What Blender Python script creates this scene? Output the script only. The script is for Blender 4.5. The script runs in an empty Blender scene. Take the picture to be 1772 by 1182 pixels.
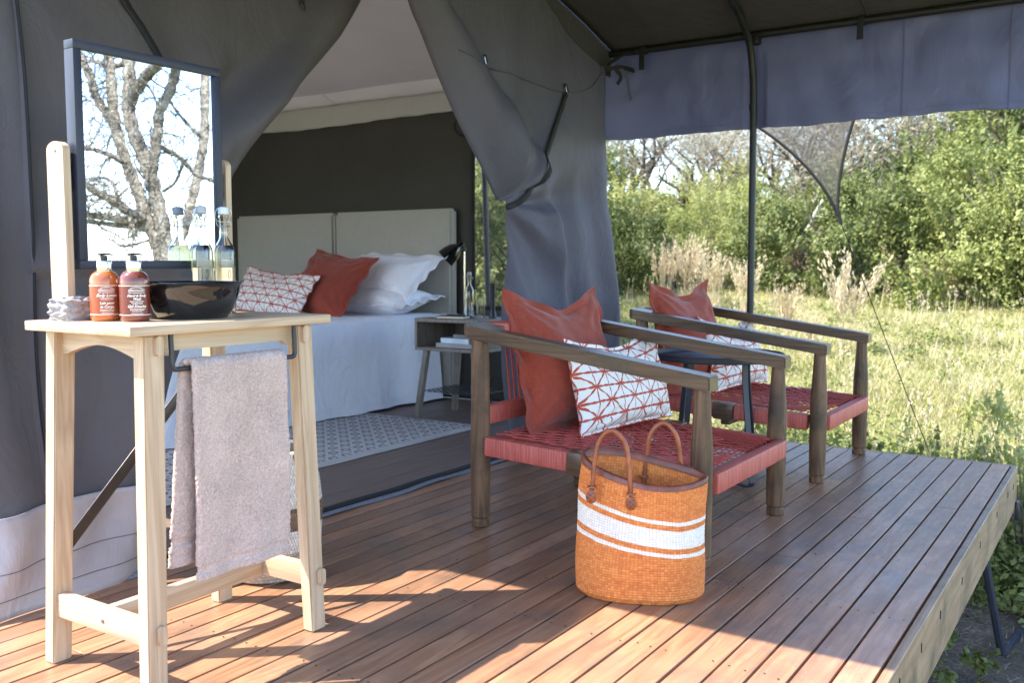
import bpy, bmesh, math, random
import numpy as np
from mathutils import Vector, Matrix, noise as mnoise

random.seed(7)
RNG = np.random.default_rng(11)
S = bpy.context.scene
COL = S.collection
rad = math.radians

# ------------------------------------------------------------------ camera
cam_d = bpy.data.cameras.new('camera')
cam = bpy.data.objects.new('camera', cam_d)
COL.objects.link(cam)
cam_d.sensor_width = 36.0
cam_d.lens = 1640.0 / 1772.0 * 36.0
cam_d.clip_start = 0.05
cam_d.clip_end = 2000.0
cam_d.dof.use_dof = True
cam_d.dof.focus_distance = 3.3
cam_d.dof.aperture_fstop = 4.5
_r = Vector((0.5505, -0.8348, 0.0)).normalized()
_f = Vector((0.8319, 0.5486, -0.0826)).normalized()
_r = (_r - _f * _r.dot(_f)).normalized()
_u = _r.cross(_f)
M = Matrix((( _r.x, _u.x, -_f.x, 0.0), (_r.y, _u.y, -_f.y, 0.0), (_r.z, _u.z, -_f.z, 1.1), (0, 0, 0, 1)))
cam.matrix_world = M
S.camera = cam

# ------------------------------------------------------------------ sky and sun
SUN = Vector((-0.47, 0.58, 1.0)).normalized()
world = bpy.data.worlds.new('World')
S.world = world
world.use_nodes = True
wn = world.node_tree
wn.nodes.clear()
w_out = wn.nodes.new('ShaderNodeOutputWorld')
w_bg = wn.nodes.new('ShaderNodeBackground')
w_sky = wn.nodes.new('ShaderNodeTexSky')
w_sky.sky_type = 'NISHITA'
w_sky.sun_disc = False
w_sky.sun_elevation = math.asin(SUN.z)
w_sky.sun_rotation = math.atan2(SUN.x, SUN.y)
w_sky.altitude = 1500
w_sky.air_density = 1.0
w_sky.dust_density = 2.2
w_sky.ozone_density = 1.0
w_bg.inputs['Strength'].default_value = 0.15
wn.links.new(w_sky.outputs[0], w_bg.inputs[0])
wn.links.new(w_bg.outputs[0], w_out.inputs[0])
sun_d = bpy.data.lights.new('sun', 'SUN')
sun_d.energy = 2.85
sun_d.angle = rad(0.53)
sun_d.color = (1.0, 0.93, 0.82)
sun = bpy.data.objects.new('sun', sun_d)
COL.objects.link(sun)
sun.rotation_euler = (-SUN).to_track_quat('-Z', 'Y').to_euler()
sun.location = (-5, 6, 12)
S.view_settings.view_transform = 'Standard'
S.view_settings.look = 'None'
S.view_settings.exposure = 2.52
S.view_settings.gamma = 1.0
S.view_settings.use_curve_mapping = False
S.cycles.max_bounces = 12
S.cycles.diffuse_bounces = 6
S.cycles.glossy_bounces = 5
S.cycles.transmission_bounces = 10
S.cycles.transparent_max_bounces = 16
S.cycles.sample_clamp_indirect = 8.0

# ------------------------------------------------------------------ scene helpers
def tag(o, label=None, cat=None, group=None, kind=None):
    if label: o['label'] = label
    if cat: o['category'] = cat
    if group: o['group'] = group
    if kind: o['kind'] = kind
    return o

def empty(name, loc=(0, 0, 0), rz=0.0, label=None, cat=None, group=None, kind=None):
    o = bpy.data.objects.new(name, None)
    o.empty_display_size = 0.1
    COL.objects.link(o)
    o.location = loc
    o.rotation_euler = (0, 0, rz)
    return tag(o, label, cat, group, kind)

def link(name, mesh, parent=None):
    o = bpy.data.objects.new(name, mesh)
    COL.objects.link(o)
    if parent is not None:
        o.parent = parent
    return o

def copy_tree(o, parent=None):
    c = o.copy()
    COL.objects.link(c)
    if parent is not None:
        c.parent = parent
        c.matrix_parent_inverse = o.matrix_parent_inverse.copy()
    for ch in list(o.children):
        copy_tree(ch, c)
    return c

class MB:
    """collects simple shapes and links them as one mesh object"""
    def __init__(self):
        self.v = []; self.f = []; self.uv = []; self.mi = []
    def add(self, vs, fs, uvs=None, mi=0):
        b = len(self.v)
        self.v.extend([tuple(p) for p in vs])
        for k, f in enumerate(fs):
            self.f.append([i + b for i in f])
            self.uv.append(uvs[k] if uvs else None)
            self.mi.append(mi)
        return self
    def bm(self, bm, mat=None, mi=0):
        bm.verts.ensure_lookup_table()
        vs = [(mat @ v.co if mat is not None else v.co) for v in bm.verts]
        idx = {v: i for i, v in enumerate(bm.verts)}
        fs = [[idx[v] for v in f.verts] for f in bm.faces]
        self.add(vs, fs, mi=mi)
        bm.free()
        return self
    def box(self, c, s, bev=0.0, rot=None, seg=2, mi=0):
        bm = bmesh.new()
        bmesh.ops.create_cube(bm, size=1.0)
        for v in bm.verts:
            v.co = Vector((v.co.x * s[0], v.co.y * s[1], v.co.z * s[2]))
        if bev > 0:
            bmesh.ops.bevel(bm, geom=list(bm.edges), offset=bev, segments=seg, affect='EDGES', profile=0.5)
        m = Matrix.Translation(Vector(c))
        if rot is not None:
            m = m @ rot.to_4x4()
        return self.bm(bm, m, mi)
    def beam(self, a, b, w, h, bev=0.0, up=(0, 0, 1), seg=2, mi=0):
        a = Vector(a); b = Vector(b)
        d = (b - a); L = d.length; d.normalize()
        u = Vector(up); s = d.cross(u)
        if s.length < 1e-4: s = d.cross(Vector((0, 1, 0)))
        s.normalize(); u = s.cross(d).normalized()
        rot = Matrix((d, s, u)).transposed()
        return self.box((a + b) / 2, (L, w, h), bev, rot, seg, mi)
    def tube(self, pts, r, n=8, caps=True, mi=0, flat=None, upv=None):
        pts = [Vector(p) for p in pts]
        m = len(pts)
        rs = list(r) if hasattr(r, '__len__') else [r] * m
        vs, fs = [], []
        t0 = (pts[1] - pts[0]).normalized()
        u = Vector(upv) if upv is not None else (Vector((0, 0, 1)) if abs(t0.z) < 0.9 else Vector((1, 0, 0)))
        for i in range(m):
            t = (pts[min(i + 1, m - 1)] - pts[max(i - 1, 0)])
            if t.length < 1e-9: t = t0
            t.normalize()
            u = (u - t * u.dot(t))
            if u.length < 1e-6: u = t.orthogonal()
            u.normalize()
            w = t.cross(u)
            for k in range(n):
                a = 2 * math.pi * (k + 0.5) / n
                ca, sa = math.cos(a) * rs[i], math.sin(a) * rs[i]
                if flat: ca *= flat[0]; sa *= flat[1]
                vs.append(pts[i] + u * ca + w * sa)
        for i in range(m - 1):
            for k in range(n):
                a, b = i * n + k, i * n + (k + 1) % n
                fs.append([a, b, b + n, a + n])
        if caps:
            fs.append(list(range(n))[::-1]); fs.append(list(range((m - 1) * n, m * n)))
        return self.add(vs, fs, mi=mi)
    def lathe(self, prof, c=(0, 0, 0), n=24, mi=0, sx=1.0, sy=1.0, caps=(True, True), axis=None):
        vs, fs, uvs = [], [], []
        m = len(prof)
        for (r, z) in prof:
            for k in range(n):
                a = 2 * math.pi * k / n
                vs.append(Vector((r * sx * math.cos(a), r * sy * math.sin(a), z)))
        for i in range(m - 1):
            for k in range(n):
                a, b = i * n + k, i * n + (k + 1) % n
                fs.append([a, b, b + n, a + n])
                uvs.append([(k / n, i / (m - 1)), ((k + 1) / n, i / (m - 1)), ((k + 1) / n, (i + 1) / (m - 1)), (k / n, (i + 1) / (m - 1))])
        if caps[0]: fs.append(list(range(n))[::-1]); uvs.append([(0, 0)] * n)
        if caps[1]: fs.append(list(range((m - 1) * n, m * n))); uvs.append([(0, 0)] * n)
        mt = Matrix.Translation(Vector(c))
        if axis is not None:
            mt = mt @ Vector((0, 0, 1)).rotation_difference(Vector(axis).normalized()).to_matrix().to_4x4()
        return self.add([mt @ v for v in vs], fs, uvs, mi)
    def grid(self, fn, nu, nv, mi=0, closed_u=False):
        vs, fs, uvs = [], [], []
        nn = nu if closed_u else nu + 1
        for j in range(nv + 1):
            for i in range(nn):
                vs.append(fn(i / nu, j / nv))
        for j in range(nv):
            for i in range(nu):
                i2 = (i + 1) % nn
                fs.append([j * nn + i, j * nn + i2, (j + 1) * nn + i2, (j + 1) * nn + i])
                uvs.append([(i / nu, j / nv), ((i + 1) / nu, j / nv), ((i + 1) / nu, (j + 1) / nv), (i / nu, (j + 1) / nv)])
        return self.add(vs, fs, uvs, mi)
    def prism(self, poly, axis, a, b, mi=0):
        """poly: list of 2D points; axis 0/1/2 = extrusion axis between a and b"""
        def p3(p, t):
            return {0: (t, p[0], p[1]), 1: (p[0], t, p[1]), 2: (p[0], p[1], t)}[axis]
        n = len(poly)
        vs = [p3(p, a) for p in poly] + [p3(p, b) for p in poly]
        fs = [list(range(n))[::-1], list(range(n, 2 * n))] + [[i, (i + 1) % n, n + (i + 1) % n, n + i] for i in range(n)]
        return self.add(vs, fs, mi=mi)
    def mesh(self, name, mats, smooth=40, recalc=True):
        me = bpy.data.meshes.new(name)
        me.from_pydata(self.v, [], self.f)
        if any(u is not None for u in self.uv):
            lay = me.uv_layers.new(name='UVMap')
            flat = []
            for f, u in zip(self.f, self.uv):
                if u is None: flat += [0.0, 0.0] * len(f)
                else:
                    for q in u: flat += [q[0], q[1]]
            lay.data.foreach_set('uv', flat)
        for m in (mats if isinstance(mats, (list, tuple)) else [mats]):
            me.materials.append(m)
        me.polygons.foreach_set('material_index', self.mi)
        if recalc:
            bm = bmesh.new(); bm.from_mesh(me)
            bmesh.ops.recalc_face_normals(bm, faces=bm.faces)
            bm.to_mesh(me); bm.free()
        if smooth:
            me.polygons.foreach_set('use_smooth', [True] * len(me.polygons))
            if smooth < 180: me.set_sharp_from_angle(angle=rad(smooth))
        me.update()
        return me
    def build(self, name, mats, parent=None, smooth=40, recalc=True):
        return link(name, self.mesh(name, mats, smooth, recalc), parent)

def spline(pts, n):
    """Catmull-Rom resample of a list of points"""
    P = [np.array(p, float) for p in pts]
    P = [2 * P[0] - P[1]] + P + [2 * P[-1] - P[-2]]
    m = len(P) - 3
    out = []
    for k in range(n + 1):
        t = k / n * m
        i = min(int(t), m - 1); t -= i
        a, b, c, d = P[i:i + 4]
        out.append(0.5 * ((2 * b) + (-a + c) * t + (2 * a - 5 * b + 4 * c - d) * t * t + (-a + 3 * b - 3 * c + d) * t ** 3))
    return out

def rounded(w, h, r, n=4, cx=0.0, cy=0.0):
    out = []
    for (sx, sy, a0) in ((1, 1, 0), (-1, 1, 90), (-1, -1, 180), (1, -1, 270)):
        for k in range(n + 1):
            a = rad(a0 + 90 * k / n)
            out.append((cx + sx * (w / 2 - r) + r * math.cos(a), cy + sy * (h / 2 - r) + r * math.sin(a)))
    return out

def solidify(o, t, off=0.0):
    m = o.modifiers.new('thickness', 'SOLIDIFY')
    m.thickness = t; m.offset = off
    return o

# ------------------------------------------------------------------ material helpers
def srgb(r, g, b):
    f = lambda c: (c / 255 / 12.92) if c / 255 <= 0.04045 else ((c / 255 + 0.055) / 1.055) ** 2.4
    return (f(r), f(g), f(b), 1.0)

class NT:
    def __init__(self, name):
        self.m = bpy.data.materials.new(name)
        self.m.use_nodes = True
        self.t = self.m.node_tree
        self.b = self.t.nodes['Principled BSDF']
        self.out = self.t.nodes['Material Output']
        self._tc = None
    def n(self, typ, **kw):
        x = self.t.nodes.new('ShaderNode' + typ)
        for k, v in kw.items():
            if k.startswith('_'): setattr(x, k[1:], v)
            else:
                key = int(k[1:]) if (k[0] == 'i' and k[1:].isdigit()) else k.replace('__', ' ')
                if isinstance(v, bpy.types.NodeSocket): self.t.links.new(v, x.inputs[key])
                else: x.inputs[key].default_value = v
        return x
    def l(self, a, b): self.t.links.new(a, b)
    def tc(self, which='Object'):
        if self._tc is None: self._tc = self.n('TexCoord')
        return self._tc.outputs[which]
    def mapped(self, scale=(1, 1, 1), which='Object', loc=(0, 0, 0), rot=(0, 0, 0)):
        x = self.n('Mapping')
        self.l(self.tc(which), x.inputs[0])
        x.inputs['Scale'].default_value = scale
        x.inputs['Location'].default_value = loc
        x.inputs['Rotation'].default_value = rot
        return x.outputs[0]
    def noise(self, vec, scale, detail=4, rough=0.55, dist=0.0):
        x = self.n('TexNoise')
        self.l(vec, x.inputs['Vector'])
        x.inputs['Scale'].default_value = scale
        x.inputs['Detail'].default_value = detail
        x.inputs['Roughness'].default_value = rough
        x.inputs['Distortion'].default_value = dist
        return x.outputs['Fac']
    def ramp(self, fac, stops):
        x = self.n('ValToRGB')
        self.l(fac, x.inputs[0])
        e = x.color_ramp.elements
        while len(e) < len(stops): e.new(0.5)
        for el, (p, c) in zip(e, stops):
            el.position = p; el.color = c if len(c) == 4 else (*c, 1)
        return x.outputs[0]
    def mix(self, a, b, fac, blend='MIX'):
        x = self.n('Mix', _data_type='RGBA', _blend_type=blend)
        for sock, v in ((x.inputs[0], fac), (x.inputs[6], a), (x.inputs[7], b)):
            if isinstance(v, bpy.types.NodeSocket): self.l(v, sock)
            else: sock.default_value = v
        return x.outputs[2]
    def math(self, op, a, b=0.0, c=0.0, clamp=False):
        x = self.n('Math', _operation=op, _use_clamp=clamp)
        for i, v in enumerate((a, b, c)):
            if isinstance(v, bpy.types.NodeSocket): self.l(v, x.inputs[i])
            else: x.inputs[i].default_value = v
        return x.outputs[0]
    def bump(self, h, strength=0.3, dist=0.01, normal=None):
        x = self.n('Bump')
        x.inputs['Strength'].default_value = strength
        x.inputs['Distance'].default_value = dist
        self.l(h, x.inputs['Height'])
        if normal is not None: self.l(normal, x.inputs['Normal'])
        return x.outputs[0]
    def col(self, v):
        if isinstance(v, bpy.types.NodeSocket): self.l(v, self.b.inputs['Base Color'])
        else: self.b.inputs['Base Color'].default_value = v
        return self
    def set(self, **kw):
        for k, v in kw.items():
            s = self.b.inputs[k.replace('_', ' ')]
            if isinstance(v, bpy.types.NodeSocket): self.l(v, s)
            else: s.default_value = v
        return self

def sc(c, k): return (min(c[0] * k, 1), min(c[1] * k, 1), min(c[2] * k, 1), 1)

def basic(name, c, rough=0.6, metal=0.0, ns=8.0, amt=0.15, stretch=(1, 1, 1), bump=0.0, bs=None, bd=0.004, spec=0.5, coord='Object'):
    t = NT(name)
    v = t.mapped(stretch, coord)
    f = t.noise(v, ns, 5)
    t.col(t.ramp(f, [(0.3, sc(c, 1 - amt)), (0.7, sc(c, 1 + amt))]))
    t.set(Roughness=rough, Metallic=metal)
    t.b.inputs['Specular IOR Level'].default_value = spec
    if bump > 0:
        t.set(Normal=t.bump(t.noise(v, bs or ns * 4, 4), bump, bd))
    return t.m

def wood(name, c1, c2, axis=2, scale=1.0, rough=0.5, bump=0.12, dark=None, coord='Object', fig=0.5, rnd=0.0, spec=0.5):
    """grain that runs along one axis, with growth-ring figure"""
    t = NT(name)
    st = [9.0, 9.0, 9.0]; st[axis] = 0.7
    info = t.n('ObjectInfo')
    off = t.n('VectorMath', _operation='SCALE')
    comb = t.n('CombineXYZ', i0=13.0, i1=7.0, i2=5.0)
    t.l(comb.outputs[0], off.inputs[0]); t.l(info.outputs['Random'], off.inputs['Scale'])
    add = t.n('VectorMath', _operation='ADD')
    t.l(t.tc(coord), add.inputs[0]); t.l(off.outputs[0], add.inputs[1])
    mp = t.n('Mapping'); t.l(add.outputs[0], mp.inputs[0]); mp.inputs['Scale'].default_value = [s * scale for s in st]
    v = mp.outputs[0]
    n1 = t.noise(v, 1.3, 3, 0.5, 0.6)
    rings = t.math('FRACT', t.math('MULTIPLY', n1, 7.0))
    rings = t.math('ABSOLUTE', t.math('SUBTRACT', rings, 0.5))
    mp2 = t.n('Mapping'); t.l(add.outputs[0], mp2.inputs[0])
    st2 = [160.0, 160.0, 160.0]; st2[axis] = 3.5
    mp2.inputs['Scale'].default_value = [s * scale for s in st2]
    fine = t.noise(mp2.outputs[0], 1.0, 3, 0.6)
    fac = t.math('ADD', t.math('MULTIPLY', rings, 2 * fig), t.math('MULTIPLY', fine, 1 - fig))
    col = t.ramp(fac, [(0.15, c1), (0.85, c2)])
    if dark is not None:
        blot = t.noise(t.mapped((3, 3, 3)), 1.4, 6, 0.65)
        col = t.mix(col, dark, t.ramp(blot, [(0.48, (0, 0, 0)), (0.7, (1, 1, 1))]))
    if rnd > 0:
        hv = t.n('HueSaturation')
        t.l(col, hv.inputs['Color'])
        mr = t.n('MapRange'); t.l(info.outputs['Random'], mr.inputs[0])
        mr.inputs[3].default_value = 1 - rnd; mr.inputs[4].default_value = 1 + rnd
        t.l(mr.outputs[0], hv.inputs['Value'])
        col = hv.outputs[0]
    t.col(col).set(Roughness=rough, Normal=t.bump(fac, bump, 0.003))
    t.b.inputs['Specular IOR Level'].default_value = spec
    return t.m

def canvas(name, c, rough=0.75, wr=0.3, amt=0.12, transl=0.0, sheen=0.0):
    """tent cloth: fine weave, soft wrinkles, faint dust"""
    t = NT(name)
    v = t.mapped()
    dust = t.noise(v, 1.7, 6, 0.6)
    fine = t.noise(v, 420.0, 2, 0.5)
    col = t.ramp(dust, [(0.3, sc(c, 1 - amt)), (0.72, sc(c, 1 + amt))])
    col = t.mix(col, sc(c, 1.25), t.math('MULTIPLY', fine, 0.25))
    wrk = t.noise(t.mapped((1, 1, 0.55)), 5.5, 5, 0.6, 1.2)
    rdg = t.math('ABSOLUTE', t.math('SUBTRACT', t.noise(t.mapped((1, 1, 0.7), rot=(0.4, 0.5, 0.3)), 3.2, 3, 0.5, 0.9), 0.5))
    rdg = t.math('MINIMUM', t.math('MULTIPLY', rdg, 9.0), 1.0)
    wrk = t.math('ADD', wrk, t.math('MULTIPLY', rdg, 0.16))
    b1 = t.bump(wrk, wr, 0.035)
    b2 = t.bump(fine, 0.15, 0.001, b1)
    t.col(col).set(Roughness=rough, Normal=b2)
    t.b.inputs['Specular IOR Level'].default_value = 0.3
    if transl > 0:
        tr = t.n('BsdfTranslucent'); tr.inputs[0].default_value = sc(c, 1.3)
        t.l(b2, tr.inputs['Normal'])
        mx = t.n('MixShader'); mx.inputs[0].default_value = transl
        t.l(t.b.outputs[0], mx.inputs[1]); t.l(tr.outputs[0], mx.inputs[2])
        t.l(mx.outputs[0], t.out.inputs[0])
    return t.m

# ------------------------------------------------------------------ shared materials
M_OAK = wood('oak', (0.36, 0.235, 0.135), (0.58, 0.44, 0.295), 2, 1.0, 0.5, 0.05, fig=0.35)
M_OAKX = wood('oak_along', (0.36, 0.235, 0.135), (0.58, 0.44, 0.295), 0, 1.0, 0.5, 0.05, fig=0.35)
M_OAKY = wood('oak_across', (0.36, 0.235, 0.135), (0.58, 0.44, 0.295), 1, 1.0, 0.5, 0.05, fig=0.35)
M_DARKW = wood('dark_wood_upright', (0.058, 0.029, 0.014), (0.20, 0.108, 0.054), 2, 1.0, 0.5, 0.15, dark=(0.040, 0.026, 0.018, 1), fig=0.45, spec=0.35)
M_DARKY = wood('dark_wood_along', (0.050, 0.027, 0.014), (0.135, 0.075, 0.040), 1, 1.0, 0.33, 0.12, dark=(0.045, 0.035, 0.028, 1), fig=0.45)
M_DARKX = wood('dark_wood_across', (0.050, 0.027, 0.014), (0.135, 0.075, 0.040), 0, 1.0, 0.36, 0.12, fig=0.45)
M_GREYW = wood('grey_oak', (0.15, 0.125, 0.10), (0.27, 0.235, 0.195), 2, 1.2, 0.6, 0.08, fig=0.4)
M_BLACK = basic('black_steel', (0.022, 0.024, 0.03), 0.38, 0.0, 30, 0.1, bump=0.03)
M_NAVY = basic('dark_blue_grey_steel', (0.017, 0.020, 0.034), 0.5, 0.0, 30, 0.08, bump=0.03)
M_CHROME = basic('chrome', (0.75, 0.74, 0.72), 0.12, 1.0, 40, 0.03)
M_PIPE = basic('green_black_pipe', (0.010, 0.011, 0.010), 0.5, 0.0, 20, 0.25, bump=0.05)
M_WEB = basic('black_webbing', (0.012, 0.012, 0.014), 0.8, 0.0, 200, 0.3, bump=0.2)
M_SCREW = basic('dull_screw', (0.25, 0.24, 0.22), 0.4, 1.0, 40, 0.1)
M_WALL = canvas('charcoal_canvas', (0.088, 0.079, 0.083), 0.72, 0.34)
M_FLAP = canvas('blue_grey_canvas', (0.088, 0.083, 0.110), 0.62, 0.34)
M_INNER = canvas('dark_inner_canvas', (0.060, 0.056, 0.048), 0.85, 0.22)
M_ROOF = canvas('roof_canvas', (0.070, 0.066, 0.068), 0.8, 0.3, transl=0.05)
M_VAL = canvas('slate_blue_canvas', (0.165, 0.180, 0.310), 0.5, 0.30, transl=0.25)
M_FLY = canvas('sand_fly_canvas', (0.46, 0.44, 0.43), 0.8, 0.2, transl=0.50)
M_SKIRT = canvas('pale_pvc_skirt', (0.37, 0.34, 0.345), 0.42, 0.35)
M_LINER = canvas('cream_liner', (0.72, 0.70, 0.68), 0.9, 0.15, 0.05, transl=0.42)
M_DIRT = None

# ------------------------------------------------------------------ ground
def ground_z(x, y):
    s = 0.832 * x + 0.549 * y
    pts = ((-1e4, -0.92), (5.0, -0.92), (7.0, -0.72), (9.5, -0.42), (15.0, 0.08), (21.0, 0.55), (26.0, 1.0), (34.0, 1.9), (50.0, 3.0), (90.0, 4.0), (1e4, 4.0))
    z = np.interp(s, [p[0] for p in pts], [p[1] for p in pts])
    return z

def ground_bump(x, y):
    return 0.05 * np.sin(x * 1.3 + 0.7 * y) * np.cos(y * 1.1 - 0.4 * x) + 0.03 * np.sin(x * 3.1 + 2) * np.sin(y * 2.7)

def build_ground():
    n = 170
    t = np.linspace(-1, 1, n)
    ax = np.sinh(t * 5.2) / np.sinh(5.2) * 700
    X, Y = np.meshgrid(ax + 8, ax + 4)
    Z = ground_z(X, Y) + ground_bump(X, Y)
    vs = np.stack([X, Y, Z], -1).reshape(-1, 3)
    idx = np.arange(n * n).reshape(n, n)
    fs = np.stack([idx[:-1, :-1], idx[:-1, 1:], idx[1:, 1:], idx[1:, :-1]], -1).reshape(-1, 4)
    me = bpy.data.meshes.new('ground')
    me.from_pydata(vs.tolist(), [], fs.tolist())
    me.polygons.foreach_set('use_smooth', [True] * len(me.polygons))
    t = NT('grassy_ground')
    v = t.mapped()
    big = t.noise(v, 0.55, 5, 0.6)
    mid = t.noise(v, 4.0, 6, 0.65)
    fine = t.noise(v, 45.0, 4, 0.7)
    grass = t.ramp(t.math('ADD', t.math('MULTIPLY', mid, 0.6), t.math('MULTIPLY', fine, 0.4)),
                   [(0.30, (0.09, 0.12, 0.035)), (0.48, (0.21, 0.22, 0.085)), (0.62, (0.34, 0.31, 0.16)), (0.8, (0.44, 0.39, 0.24))])
    soil = t.ramp(t.math('ADD', t.math('MULTIPLY', mid, 0.5), t.math('MULTIPLY', fine, 0.5)),
                  [(0.35, (0.045, 0.030, 0.019)), (0.53, (0.12, 0.085, 0.055)), (0.68, (0.28, 0.22, 0.15))])
    # bare trodden soil in a ring round the deck
    g = t.n('SeparateXYZ'); t.l(t.tc(), g.inputs[0])
    dx = t.math('ABSOLUTE', t.math('SUBTRACT', g.outputs[0], 2.2)); dy = t.math('ABSOLUTE', t.math('SUBTRACT', g.outputs[1], 3.0))
    d = t.math('MAXIMUM', t.math('SUBTRACT', dx, 3.6), t.math('SUBTRACT', dy, 2.6))
    d = t.math('ADD', d, t.math('MULTIPLY', big, 0.9))
    k = t.ramp(t.math('MULTIPLY', d, 0.6), [(0.38, (0, 0, 0)), (0.75, (1, 1, 1))])
    t.col(t.mix(soil, grass, k)).set(Roughness=0.95, Normal=t.bump(t.math('ADD', fine, mid), 0.7, 0.04))
    me.materials.append(t.m)
    o = link('ground', me)
    tag(o, kind='structure', label='sloping grassy ground rising from bare soil by the deck to the bushes')
    return o
build_ground()

# ------------------------------------------------------------------ deck
M_DECK = wood('deck_board_wood', (0.185, 0.080, 0.042), (0.385, 0.205, 0.113), 0, 0.9, 0.34, 0.16,
              dark=(0.15, 0.098, 0.070, 1), fig=0.33, rnd=0.26)
def weather(m):
    """foot wear on the boards: greyed patches, dark specks, uneven gloss"""
    t = NT.__new__(NT); t.m = m; t.t = m.node_tree; t.b = t.t.nodes['Principled BSDF']; t.out = t.t.nodes['Material Output']; t._tc = None
    src = t.b.inputs['Base Color'].links[0].from_socket
    v = t.mapped((0.6, 1.6, 1.0))
    wear = t.noise(v, 2.6, 7, 0.68, 0.4)
    scuf = t.noise(t.mapped((5, 14, 1)), 3.0, 6, 0.75)
    g = t.mix(src, (0.30, 0.175, 0.115, 1), t.ramp(wear, [(0.46, (0, 0, 0)), (0.70, (0.6, 0.6, 0.6))]))
    spk = t.noise(t.mapped((9, 22, 1)), 4.0, 3, 0.6)
    g = t.mix(g, (0.035, 0.022, 0.016, 1), t.ramp(spk, [(0.66, (0, 0, 0)), (0.76, (0.75, 0.75, 0.75))]))
    g = t.mix(g, (0.42, 0.34, 0.27, 1), t.ramp(scuf, [(0.64, (0, 0, 0)), (0.74, (0.35, 0.35, 0.35))]))
    t.col(g)
    t.set(Roughness=t.ramp(t.math('ADD', t.math('MULTIPLY', wear, 0.5), t.math('MULTIPLY', scuf, 0.5)), [(0.35, (0.24, 0.24, 0.24)), (0.65, (0.52, 0.52, 0.52))]))
weather(M_DECK)
M_FASCIA = wood('fascia_wood', (0.20, 0.118, 0.066), (0.38, 0.250, 0.158), 0, 0.8, 0.55, 0.2, dark=(0.11, 0.08, 0.05, 1), fig=0.4)
M_TFLOOR = wood('tent_floor_wood', (0.115, 0.078, 0.060), (0.21, 0.150, 0.120), 0, 0.9, 0.5, 0.1, fig=0.3, rnd=0.12)
M_HOLE = basic('dark_hole', (0.01, 0.008, 0.006), 0.9)

deck = empty('deck', (3.0, 1.7, 0.0), kind='structure', label='brown hardwood deck of long narrow boards in front of the tent')
def keep(o, parent):
    """parent without moving: the part was modelled in world coordinates"""
    o.parent = parent
    o.matrix_parent_inverse = Matrix.Translation(parent.location).inverted()
    return o

rd = random.Random(4)
X_END = 5.735
pitch = 0.0945
y0 = 0.533
nrow = 25
screws = MB()
for r in range(nrow):
    ya = y0 + r * pitch
    cut = [-1.6]
    x = -1.6 + rd.uniform(0.6, 3.2)
    while x < X_END - 0.5:
        cut.append(x); x += rd.uniform(2.6, 4.2)
    cut.append(X_END)
    for a, b in zip(cut[:-1], cut[1:]):
        dz = rd.uniform(-0.0012, 0.0012)
        m = MB().box(((a + b) / 2, ya + pitch / 2, -0.014 + dz), (b - a - 0.003, pitch - 0.0085, 0.028), 0.0010, seg=1)
        keep(m.build('deck_board', M_DECK), deck)
    for jx in np.arange(-1.3, X_END, 0.62):
        for yy in (0.022, 0.066):
            if rd.random() < 0.8:
                screws.lathe([(0.0035, 0.0)], (jx + rd.uniform(-0.008, 0.008), ya + yy + rd.uniform(-0.004, 0.004), 0.0018), 6, caps=(False, True))
so = screws.build('screw_heads', M_HOLE, smooth=0, recalc=False)
keep(so, deck); so['kind'] = 'stuff'
# fascia along the front edge, end batten, rims
keep(MB().box((2.07, 0.5145, -0.115), (7.36, 0.029, 0.23), 0.003, seg=1).build('fascia_board', M_FASCIA), deck)
keep(MB().box((5.752, 1.70, -0.100), (0.028, 2.34, 0.20), 0.003, seg=1).build('fascia_board', M_FASCIA), deck)
for hx in (2.7, 3.02, 3.35, 3.82, 4.3, 4.86, 5.3, 5.56):
    m = MB().prism(rounded(0.006, 0.03, 0.0028, 3, hx, -0.075 + rd.uniform(-0.015, 0.02)), 1, 0.4978, 0.5)
    keep(m.build('bolt_slot', M_HOLE, smooth=0), deck)
for jx in np.arange(-1.2, 5.7, 1.1):
    keep(MB().box((jx, 1.7, -0.115), (0.06, 2.3, 0.16)).build('joist', M_FASCIA), deck)
# black void liner so that board gaps read dark
# steel trestles under the deck
def trestle(x, y):
    gz = -0.93
    top = (x, y, -0.235)
    a = (x + 0.12, y - 0.12, gz); b = (x + 0.62, y + 0.16, gz); c = (x + 0.72, y - 0.22, gz + 0.06)
    keep(MB().tube([top, a, c], 0.022, 8).build('trestle_leg', M_NAVY), deck)
    keep(MB().tube([(x + 0.03, y, -0.235), b], 0.022, 8).build('trestle_leg', M_NAVY), deck)
    keep(MB().box((x, y, -0.225), (0.09, 0.09, 0.012)).build('trestle_plate', M_NAVY), deck)
trestle(5.25, 0.62)
trestle(3.3, 0.62)
keep(MB().box((5.70, 0.4885, -0.235), (0.05, 0.02, 0.10), 0.003).build('angle_bracket', M_BLACK), deck)

# tent floor planks
tfl = empty('tent_floor', (3.9, 5.2, 0.0), kind='structure', label='dark timber floor inside the tent')
for r in range(24):
    ya = 2.975 + r * 0.2
    m = MB().box((3.88, ya + 0.1, -0.02), (4.68, 0.197, 0.03), 0.002, seg=1)
    keep(m.build('floor_board', M_TFLOOR), tfl)

# ------------------------------------------------------------------ tent
tent = empty('safari_tent', (3.8, 5.0, 0.0), label='large charcoal canvas safari tent with its front door flaps tied open', cat='tent')
def tp(o): return keep(o, tent)

def interp_curve(tab):
    zs = [p[0] for p in tab]; xs = [p[1] for p in tab]
    return lambda z: float(np.interp(z, zs, xs))

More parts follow.
